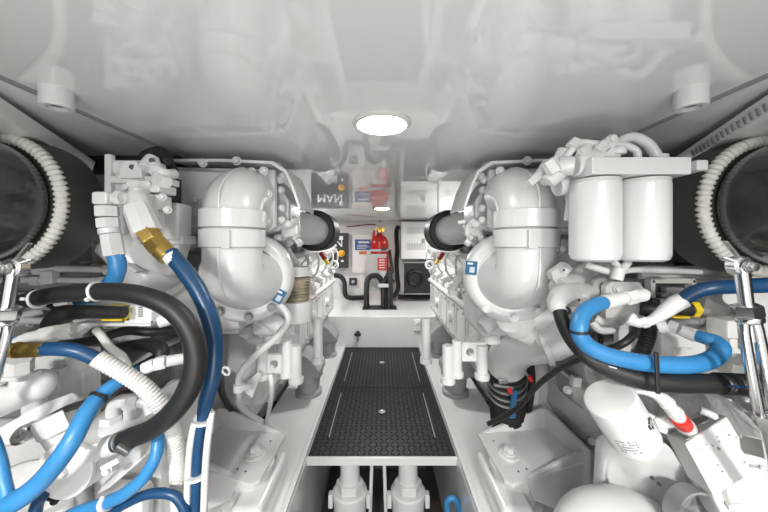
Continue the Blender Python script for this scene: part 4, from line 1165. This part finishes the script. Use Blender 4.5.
b = MB(); b.tube(pp([(684, 299.5, 0.50), (675, 304, 0.505), (664, 312, 0.51), (652, 320, 0.515), (640, 323, 0.52), (631, 320, 0.525)]), [pxr(8.8, 0.5), pxr(9.0, 0.5), pxr(7.5, 0.51), pxr(5.2, 0.515), pxr(5.0, 0.52), pxr(6.6, 0.52)], seg=18); b.hexa(P(648, 321.5, 0.515), P(641, 323, 0.52), pxr(6.2, 0.52)); b.cyl(P(634, 321, 0.52), P(628, 318, 0.525), pxr(7.6, 0.52), bev=0.003); b.build('bent_fitting', NYLON, t)
t = hose('black_hose', 'thick black hose sweeping under the bright blue loop to a ribbed end', RUBBER,
         [(559, 310, 0.52), (563, 322, 0.51), (572, 339, 0.50), (588, 356, 0.485), (610, 369, 0.475), (640, 379, 0.465), (670, 383, 0.46), (700, 383.5, 0.46), (722, 384, 0.46)], [7.5, 8.2, 8.8, 9.6, 10.2, 10.6, 10.6, 10.4, 10.2], 0.475, seg=24)
b = MB(); b.tube(pp([(718, 383.5, 0.46), (740, 384.5, 0.46), (775, 386, 0.46), (800, 387, 0.46)]), pxr(12.0, 0.46), seg=24, n=10, rib=0.10); b.build('ribbed_end', RUBBER, t)
b = MB(); b.tube(pp([(728, 386, 0.4412), (745, 387, 0.4412), (770, 388, 0.4412)]), 0.0016, seg=8); b.build('blue_stripe', NAVY, t)
for (px, py, px2, py2) in ((608.5, 366.3, 616.5, 368.2), (618, 361.5, 624, 362.8)):
    yy_ = 0.4595 if px < 612 else 0.448
    b = MB(); b.bar(P(px, py, yy_), P(px2, py2, yy_), 0.0022, 0.0012)
    if px < 612:
        b.build('print_mark', PRINT, t)
    else:
        b.bm.free()
t = hose('black_cable', 'thin black cable rising from the engine mount to behind the black hose', RUBBER,
         [(488, 424, 0.90), (505, 416, 0.87), (522, 404, 0.82), (537, 386, 0.74), (560, 368, 0.66), (590, 355, 0.58), (618, 346, 0.54), (632, 336, 0.54), (634, 326, 0.56)], 3.0, 0.75, cat='cable')
t = hose('black_conduit', 'black ribbed conduit dropping behind the bright blue loop', RUBBER, [(652, 300, 0.62), (650, 325, 0.60), (645, 345, 0.59), (636, 362, 0.59), (630, 380, 0.60)], 7.5, 0.6, rib=0.1, cat='conduit')
t = hose('black_cable', 'black cable in the shade beside the black clamped sleeve', RUBBER, [(530, 360, 1.12), (532, 380, 1.14), (530, 400, 1.16), (526, 425, 1.2)], 4, 1.12, cat='cable')
# ---- exhaust elbow with clamped black sleeve
t = thing('wet_exhaust_elbow', 'white elbow pipe with a black sleeve held by steel clamps', 'elbow pipe', P(505, 425, 1.1424))
b = MB(); b.tube(pp([(556, 336, 0.83), (545, 342, 0.87), (532, 344, 0.92), (519, 347, 0.98), (509, 356, 1.05), (505.5, 366, 1.085)]), [pxr(22, v) for v in (0.83, 0.87, 0.92, 0.97, 1.02, 1.04)], seg=32); b.build('elbow', WHITE, t)
b = MB(); b.cyl(P(540, 343.5, 0.85), P(546, 342, 0.845), pxr(25, 0.85), seg=36, bev=0.003); b.cyl(P(546, 342, 0.845), P(572, 326, 0.80), pxr(23, 0.84), pxr(26, 0.80), seg=32, bev=0.003); b.build('flange', WHITE, t)
sl0, sl1 = P(505.5, 366, 1.085), P(508, 425, 1.25)
ax = (sl1 - sl0).normalized()
L = (sl1 - sl0).length
b = MB(); prof = [(0, pxr(19, 1.10)), (0, pxr(21, 1.10))]
for i in range(24):
    prof += [(L * (0.05 + 0.95 * i / 24), pxr(21, 1.10)), (L * (0.05 + 0.95 * (i + 0.5) / 24), pxr(20.2, 1.10))]
prof.append((L, pxr(18, 1.10)))
b.lathe(sl0, ax, prof, 36); b.build('black_sleeve', RUBBER, t)
for k in (0.05, 0.15, 0.26, 0.36):
    m_ = INK if k in (0.05,) else STEEL
    b = MB(); b.lathe(sl0 + ax * L * k, ax, [(0, pxr(20, 1.10)), (0, pxr(22, 1.10)), (0.013, pxr(22, 1.10)), (0.013, pxr(20, 1.10))], 36); b.build('clamp_band', m_, t)
b = MB(); b.box(P(503, 381, 1.02), (0.03, 0.012, 0.018), bev=0.003); b.cyl(P(494, 385, 1.02), P(513, 388, 1.02), 0.005, bev=0.001); b.build('clamp_screw', STEEL, t)
for (px, py) in ((509.5, 390), (530, 378)):
    b = MB(); b.cyl(P(px - 1, py - 2, 1.015), P(px + 1.5, py + 3, 1.015), 0.0075, seg=14, bev=0.002); b.build('red_cap', REDP, t)
b = MB(); b.cyl(P(524, 370, 1.04), P(530, 378, 1.015), 0.006, seg=10); b.build('clamp_screw', STEEL, t)
b = MB(); b.prism([P(513, 392, 1.035), P(518, 391, 1.04), P(515.5, 418, 1.09), P(510, 419, 1.02)], (0, 0.012, 0)); b.build('blue_label', BLUE, t)
# ---- thermostat housing that feeds the black hose
t = thing('thermostat_housing', 'white bolted housing where the thick black hose starts', 'housing', P(565, 300, 0.62))
b = MB()
b.cyl(P(572, 300, 0.60), P(600, 275, 0.70), pxr(15, 0.62), seg=30, bev=0.004)
b.cyl(P(560, 290, 0.60), P(590, 268, 0.68), pxr(13, 0.62), seg=28, bev=0.003)
b.tube(pp([(559, 312, 0.52), (557, 304, 0.53), (562, 297, 0.56), (574, 294, 0.60)]), [pxr(9, 0.52), pxr(10, 0.53), pxr(13, 0.56), pxr(14, 0.6)], seg=24)
b.box(P(575, 296, 0.575), (0.045, 0.02, 0.02), (0, 0.35, 0), bev=0.004)
b.prism(pp([(552, 272), (566, 262), (574, 268), (566, 278), (558, 285), (553, 280)], 0.60), (0, 0.02, 0), bev=0.002)
b.build('body', OLDWHITE, t)
b = MB(); b.lathe(P(561.5, 309, 0.525), P(559, 318, 0.515) - P(560, 308, 0.525), [(0, pxr(8, 0.52)), (0, pxr(9.5, 0.52)), (0.004, pxr(9.5, 0.52)), (0.004, pxr(8, 0.52))], 28); b.build('clip_band', INK, t)
for (px, py) in ((574, 294.5), (579, 300), (564, 270)):
    bolt(t, P(px, py, 0.562 if py > 280 else 0.597), (0, -1, 0), 0.0055)
    b = MB(); b.cyl(P(px, py, 0.553 if py > 280 else 0.588), P(px, py, 0.5545 if py > 280 else 0.589), 0.0025, seg=10); b.build('bolt_socket', INK, t)
# ---- junction plate behind the blue loop
t = thing('pipe_bracket', 'pale bracket plate carrying hose unions inside the blue loop', 'bracket', P(625, 350, 0.62))
b = MB()
b.prism(pp([(606, 286), (612, 282), (640, 282), (644, 288), (644, 322), (632, 326), (632, 352), (619, 352), (619, 328), (606, 320)], 0.60), (0, 0.015, 0), bev=0.002)
b.tube(pp([(595, 318, 0.59), (602, 322, 0.585), (612, 322, 0.59), (618, 322, 0.6)]), 0.008, seg=12)
b.tube(pp([(592, 322, 0.575), (600, 330, 0.57), (612, 330, 0.58)]), 0.007, seg=12)
b.tube(pp([(585, 284, 0.64), (600, 292, 0.63), (612, 296, 0.62)]), 0.010, seg=12)
b.tube(pp([(580, 300, 0.66), (596, 304, 0.63), (612, 306, 0.62)]), 0.008, seg=12)
b.build('plate', OLDWHITE, t)
for (px, py) in ((619, 322), (617, 289)):
    bolt(t, P(px, py, 0.597), (0, -1, 0), 0.006)
t = thing('connector_frame', 'pale square connector frame above the yellow ringed plug', 'connector', P(668, 300, 0.68))
b = MB()
c = P(670, 291, 0.68)
for (dx, dz, w, h) in ((0, 0.024, 0.10, 0.012), (0, -0.020, 0.10, 0.008), (-0.046, 0, 0.010, 0.055), (0.046, 0, 0.010, 0.055)):
    b.box(c + Vector((dx, 0, dz)), (w, 0.02, h), bev=0.002)
b.build('frame', OLDWHITE, t)
b = MB(); b.box(c + Vector((0, 0.012, 0)), (0.088, 0.006, 0.044)); b.build('dark_core', INK, t)
b = MB(); b.box(c + Vector((0.002, -0.002, 0)), (0.04, 0.02, 0.02), bev=0.004); b.box(c + Vector((-0.012, 0.0, -0.008)), (0.03, 0.02, 0.01), bev=0.003); b.build('pins', GREYP, t)
t = thing('cable_plug', 'black cable plug with a yellow ring behind the white bent fitting', 'plug', P(670, 312, 0.58))
b = MB(); b.tube(pp([(640, 308, 0.60), (655, 310, 0.59), (675, 310, 0.585), (692, 309, 0.58)]), pxr(8, 0.585), seg=18); b.build('plug_body', RUBBER, t)
b = MB(); b.lathe(P(689, 309, 0.58), (1, 0, 0.03), [(0, pxr(7, 0.58)), (0, pxr(9.5, 0.58)), (0.012, pxr(9.5, 0.58)), (0.012, pxr(7, 0.58))], 6); b.box(P(680, 317, 0.57), (0.03, 0.01, 0.004), bev=0.001); b.build('yellow_ring', YEL, t)
# ---- white boxes below the strut
t = thing('fuse_box', 'small white box with a grey latch between the blue loop and the strut', 'box', P(735, 350, 0.56))
b = MB(); b.box(P(737, 327, 0.56), (0.08, 0.04, 0.034), bev=0.005); b.box(P(738, 343, 0.57), (0.075, 0.04, 0.028), bev=0.003); b.build('body', NYLON, t)
b = MB(); b.box(P(744, 342, 0.545), (0.012, 0.006, 0.026), bev=0.001); b.build('latch', GREYP, t)
# ---- tilted spin-on oil filter
t = thing('oil_filter', 'white spin-on oil filter tilted towards the aisle with small print', 'oil filter', P(640, 462, 0.58))
f0, f1 = P(609, 397.5, 0.475), P(634, 438, 0.487)
ax = (f1 - f0).normalized(); L = (f1 - f0).length
rf = 0.0375
b = MB(); b.lathe(f0, ax, [(-0.0035, 0), (-0.003, rf * 0.5), (-0.0018, rf * 0.86), (-0.0008, rf * 0.95), (0.001, rf * 0.985), (0.003, rf), (L * 0.5, rf), (L - 0.006, rf), (L, rf * 0.96), (L, 0)], 56); can = b.build('canister', WHITE, t)
b = MB(); b.cyl(f1 - ax * 0.002, f1 + ax * 0.022, rf * 0.6, rf * 0.64, seg=32, bev=0.003); b.build('filter_base', CAST, t)
def on_can(deg, tt):
    """a point and frame on the side of the canister"""
    x, y, a = frame(ax)
    v = -(Vector((0, 1, 0)) - ax * ax.y).normalized()
    w = ax.cross(v).normalized()
    d = v * math.cos(math.radians(deg)) + w * math.sin(math.radians(deg))
    return f0 + ax * tt + d * (rf + 0.0002), Matrix((ax.cross(d).normalized() * 1.0, -ax, d)).transposed() if False else Matrix((d.cross(ax), -ax * -1, d)).transposed(), d
rs = random.Random(5)
for row in range(5):
    tt = L * 0.56 + row * 0.0055
    b = MB()
    for k in range(7):
        if rs.random() < 0.85:
            q, R, d = on_can(60 - k * 6.0, tt)
            b.box(q, (0.0032, 0.0018, 0.0006), R)
    b.build('print_line', GREYI, can)
q, R, d = on_can(-62, L * 0.48)
b = MB()
for k in (-2, -1, 0, 1, 2):
    qq, RR, dd = on_can(-34 + k * 5.5, L * 0.48 + 0.000)
    h = 0.020 - abs(k) * 0.006
    b.box(qq, (0.0034, h, 0.0007), RR)
b.build('diamond_logo', INK, can)
b = MB()
for k, off in ((-1, 0.004), (1, -0.004), (0, 0)):
    qq, RR, dd = on_can(-34 + k * 6, L * 0.48)
    b.box(qq + dd * 0.0004, (0.0012, 0.007, 0.0008), RR)
b.build('logo_letters', PRINT, can)
# ---- hydraulic manifold block with drilled ports
t = thing('manifold_block', 'white drilled manifold block with a red collared bottle on top', 'manifold', P(715, 500, 0.56))
A, B_, D_ = P(684.5, 443.5, 0.50), P(727, 416, 0.51), P(714, 497, 0.46)
pn = (D_ - A).cross(B_ - A).normalized()
def on_face(px, py):
    d = P(px, py, 1.0)
    return d * (A.dot(pn) / d.dot(pn))
vec = P(664, 432, 0.565) - A
b = MB(); b.prism([A, B_, on_face(740, 438), on_face(742, 450), on_face(747, 455), on_face(752, 474), D_], vec, bev=0.0025); blk = b.build('block', WHITE, t, sharp=20)
n_ = (D_ - A).cross(B_ - A).normalized()
if n_.y > 0: n_ = -n_
for (u, v, rr) in ((0.35, 0.22, 1.2), (0.45, 0.30, 1.4), (0.60, 0.30, 1.6), (0.52, 0.40, 2.4), (0.62, 0.22, 1.2), (0.83, 0.30, 1.4), (0.35, 0.62, 1.4), (0.36, 0.74, 1.6), (0.80, 0.82, 1.4), (0.22, 0.25, 1.1), (0.92, 0.40, 1.1)):
    c = A + (B_ - A) * u + (D_ - A) * v
    b = MB(); b.cyl(c - n_ * 0.002, c + n_ * 0.0008, pxr(rr * 0.62, 0.5), seg=12); b.build('port', GREYI, blk)
up = vec.cross(B_ - A).normalized()
if up.z < 0: up = -up
for (u, v) in ((0.12, 0.12), (0.1, 0.75), (0.88, 0.18), (0.85, 0.80)):
    c = A + (B_ - A) * u + vec * v
    b = MB(); b.lathe(c, up, [(0, 0.005), (0.001, 0.005), (0.001, 0.0035), (0, 0.0035)], 18); b.build('socket_screw', STEEL, blk)
c = A + (B_ - A) * 0.62 + vec * 0.5
b = MB(); b.cyl(c, c + up * 0.0012, 0.016, seg=28); b.build('cover_disc', GREYP, t)
b = MB(); b.tube(pp([(700, 410, 0.52), (708, 413, 0.515), (716, 417, 0.51)]), 0.006, seg=12); b.build('nipple', WHITE, t)
b = MB(); b.tube(pp([(626, 391, 0.50), (640, 390, 0.50), (654, 394, 0.50), (664, 400, 0.50)]), [pxr(3, 0.5), pxr(4.5, 0.5), pxr(5, 0.5), pxr(7.5, 0.5)], seg=16)
b.cyl(P(663, 399, 0.50), P(683, 423, 0.515), pxr(7.0, 0.5), pxr(7.6, 0.5), seg=26, bev=0.003)
b.lathe(P(666, 402, 0.50), P(683, 423, 0.515) - P(663, 399, 0.5), [(0, pxr(6, 0.5)), (0.001, pxr(8, 0.5)), (0.004, pxr(8, 0.5)), (0.005, pxr(6, 0.5))], 26)
b.lathe(P(674, 411.5, 0.506), P(683, 423, 0.515) - P(663, 399, 0.5), [(0, pxr(6, 0.5)), (0.001, pxr(8.3, 0.5)), (0.004, pxr(8.3, 0.5)), (0.005, pxr(6, 0.5))], 26)
b.build('bottle', NYLON, t)
b = MB(); b.cyl(P(679, 418.5, 0.508), P(684, 425, 0.516), pxr(8.4, 0.51), seg=28, bev=0.001); b.build('red_collar', REDP, t)
b = MB(); b.cyl(P(683.5, 424, 0.516), P(687, 428, 0.522), pxr(9.4, 0.51), seg=28, bev=0.002); b.build('bottle_base', NYLON, t)
b = MB(); b.prism(pp([(646, 412), (672, 422), (668, 436), (650, 428)], 0.54), (0, 0.012, 0.0), bev=0.004); b.cyl(P(655, 423, 0.54), P(672, 421, 0.53), 0.010, bev=0.002); b.build('side_bracket', CAST, t)
bolt(t, P(667, 421, 0.53), (0, -1, 0.6), 0.006)
# ---- housings that fill the corner under filter and block
t = RE[0]
b = MB()
b.ball(P(630, 552, 0.66), 0.135, (1.25, 0.75, 0.9), 36, 20, (0, 0.35, 0))
b.prism(pp([(603, 500, 0.74), (604, 446, 0.76), (640, 430, 0.72), (672, 446, 0.68), (700, 492, 0.66), (690, 540, 0.66), (600, 560, 0.70)]), (0, 0.04, 0), bev=0.012)
b.build('flywheel_housing', WHITE, t)
b = MB(); b.cyl(P(652, 478, 0.635), P(652, 478, 0.634), 0.004); b.cyl(P(659, 484, 0.635), P(659, 484, 0.634), 0.004); b.build('drilled_hole', INK, t)
t = RE[0]
c = P(762, 502, 0.57)
na = Vector((-0.35, -1, 0.55)).normalized()
b = MB(); b.lathe(c, na, [(-0.05, 0.078), (0, 0.08), (0.006, 0.076), (0.004, 0.06), (0.012, 0.055), (0.014, 0.02), (0.014, 0)], 44)
x, y, z = frame(na)
for k in range(6):
    d = x * math.cos(k * PI / 3 + 0.3) + y * math.sin(k * PI / 3 + 0.3)
    b.bar(c + na * 0.008 + d * 0.015, c + na * 0.008 + d * 0.062, 0.008, 0.012, 0.002)
cp = b.build('bearing_cap', WHITE, t)
for k in range(4):
    d = x * math.cos(k * PI / 2 + 0.9) + y * math.sin(k * PI / 2 + 0.9)
    bolt(cp, c + na * 0.006 + d * 0.060, na, 0.007)
b = MB(); b.lathe(P(684, 508, 0.62), (0.1, -1, 0.1), [(0, 0.05), (0.03, 0.05), (0.03, 0.045), (0.0, 0.044), (-0.0, 0)], 36); b.build('bore_ring', GREYP, t)
t = RE[0]
b = MB()
b.prism(pp([(542, 400, 1.25), (556, 362, 1.15), (600, 352, 0.90), (690, 392, 0.64), (740, 400, 0.62), (745, 440, 0.62), (660, 430, 0.66), (606, 460, 0.98), (580, 450, 1.22), (556, 428, 1.26)]), (0, 0.03, -0.01), bev=0.006)
b.build('side_plate', OLDWHITE, t)
for (px, py, yy_) in ((570, 378, 1.06), (561, 362, 1.07)):
    b = MB(); b.cyl(P(px, py, yy_), P(px + 4, py + 2, yy_ - 0.02), 0.0075, seg=14, bev=0.002); b.build('black_stud', RUBBER, t)
t = thing('water_pipe', 'white pipe run behind the chrome strut below the exhaust pipe', 'pipe', P(720, 300, 0.66))
b = MB()
b.tube(pp([(700, 300, 0.66), (725, 306, 0.64), (745, 322, 0.62), (775, 345, 0.60)]), [0.03, 0.035, 0.04, 0.045], seg=24)
b.cyl(P(728, 300, 0.60), P(734, 298, 0.57), 0.016, seg=20, bev=0.003)
b.tube(pp([(640, 270, 0.68), (690, 271, 0.68), (740, 274, 0.68)]), 0.009, seg=12)
b.tube(pp([(640, 276, 0.69), (690, 277, 0.69), (740, 280, 0.69)]), 0.007, seg=12)
b.build('pipe', OLDWHITE, t)
b = MB(); b.lathe(P(770, 300, 0.56), (-0.3, -1, 0.2), [(0, 0.05), (0.01, 0.05), (0.012, 0.042), (0.004, 0.04), (0.004, 0)], 36); tag(b.build('round_cap', OLDWHITE), 'pale round cap at the frame edge beside the chrome strut', 'cap')
t = thing('cast_arm', 'pale cast arm with a steel boss right of the drilled block', 'arm', P(745, 420, 0.56))
b = MB(); b.prism(pp([(708, 392, 0.60), (728, 398, 0.56), (760, 428, 0.50), (780, 436, 0.49), (780, 444, 0.49), (752, 436, 0.51), (728, 420, 0.56)]), (0, 0.012, -0.006), bev=0.003); b.build('arm', CAST, t)
b = MB(); b.lathe(P(748, 405, 0.54), (-0.1, -0.75, 1), [(0, 0.022), (0.006, 0.02), (0.006, 0.012), (0, 0.011)], 28); b.build('boss', STEEL, t)
t = thing('relay_box', 'plain white relay box framed by the bright blue hose loop', 'box', P(672, 362, 0.60))
b = MB(); b.box(P(672, 345, 0.60), (0.085, 0.05, 0.07), bev=0.004); b.build('body', NYLON, t)
b = MB(); b.box(P(682, 353, 0.572), (0.035, 0.012, 0.02), bev=0.003); b.build('latch', NYLON, t)
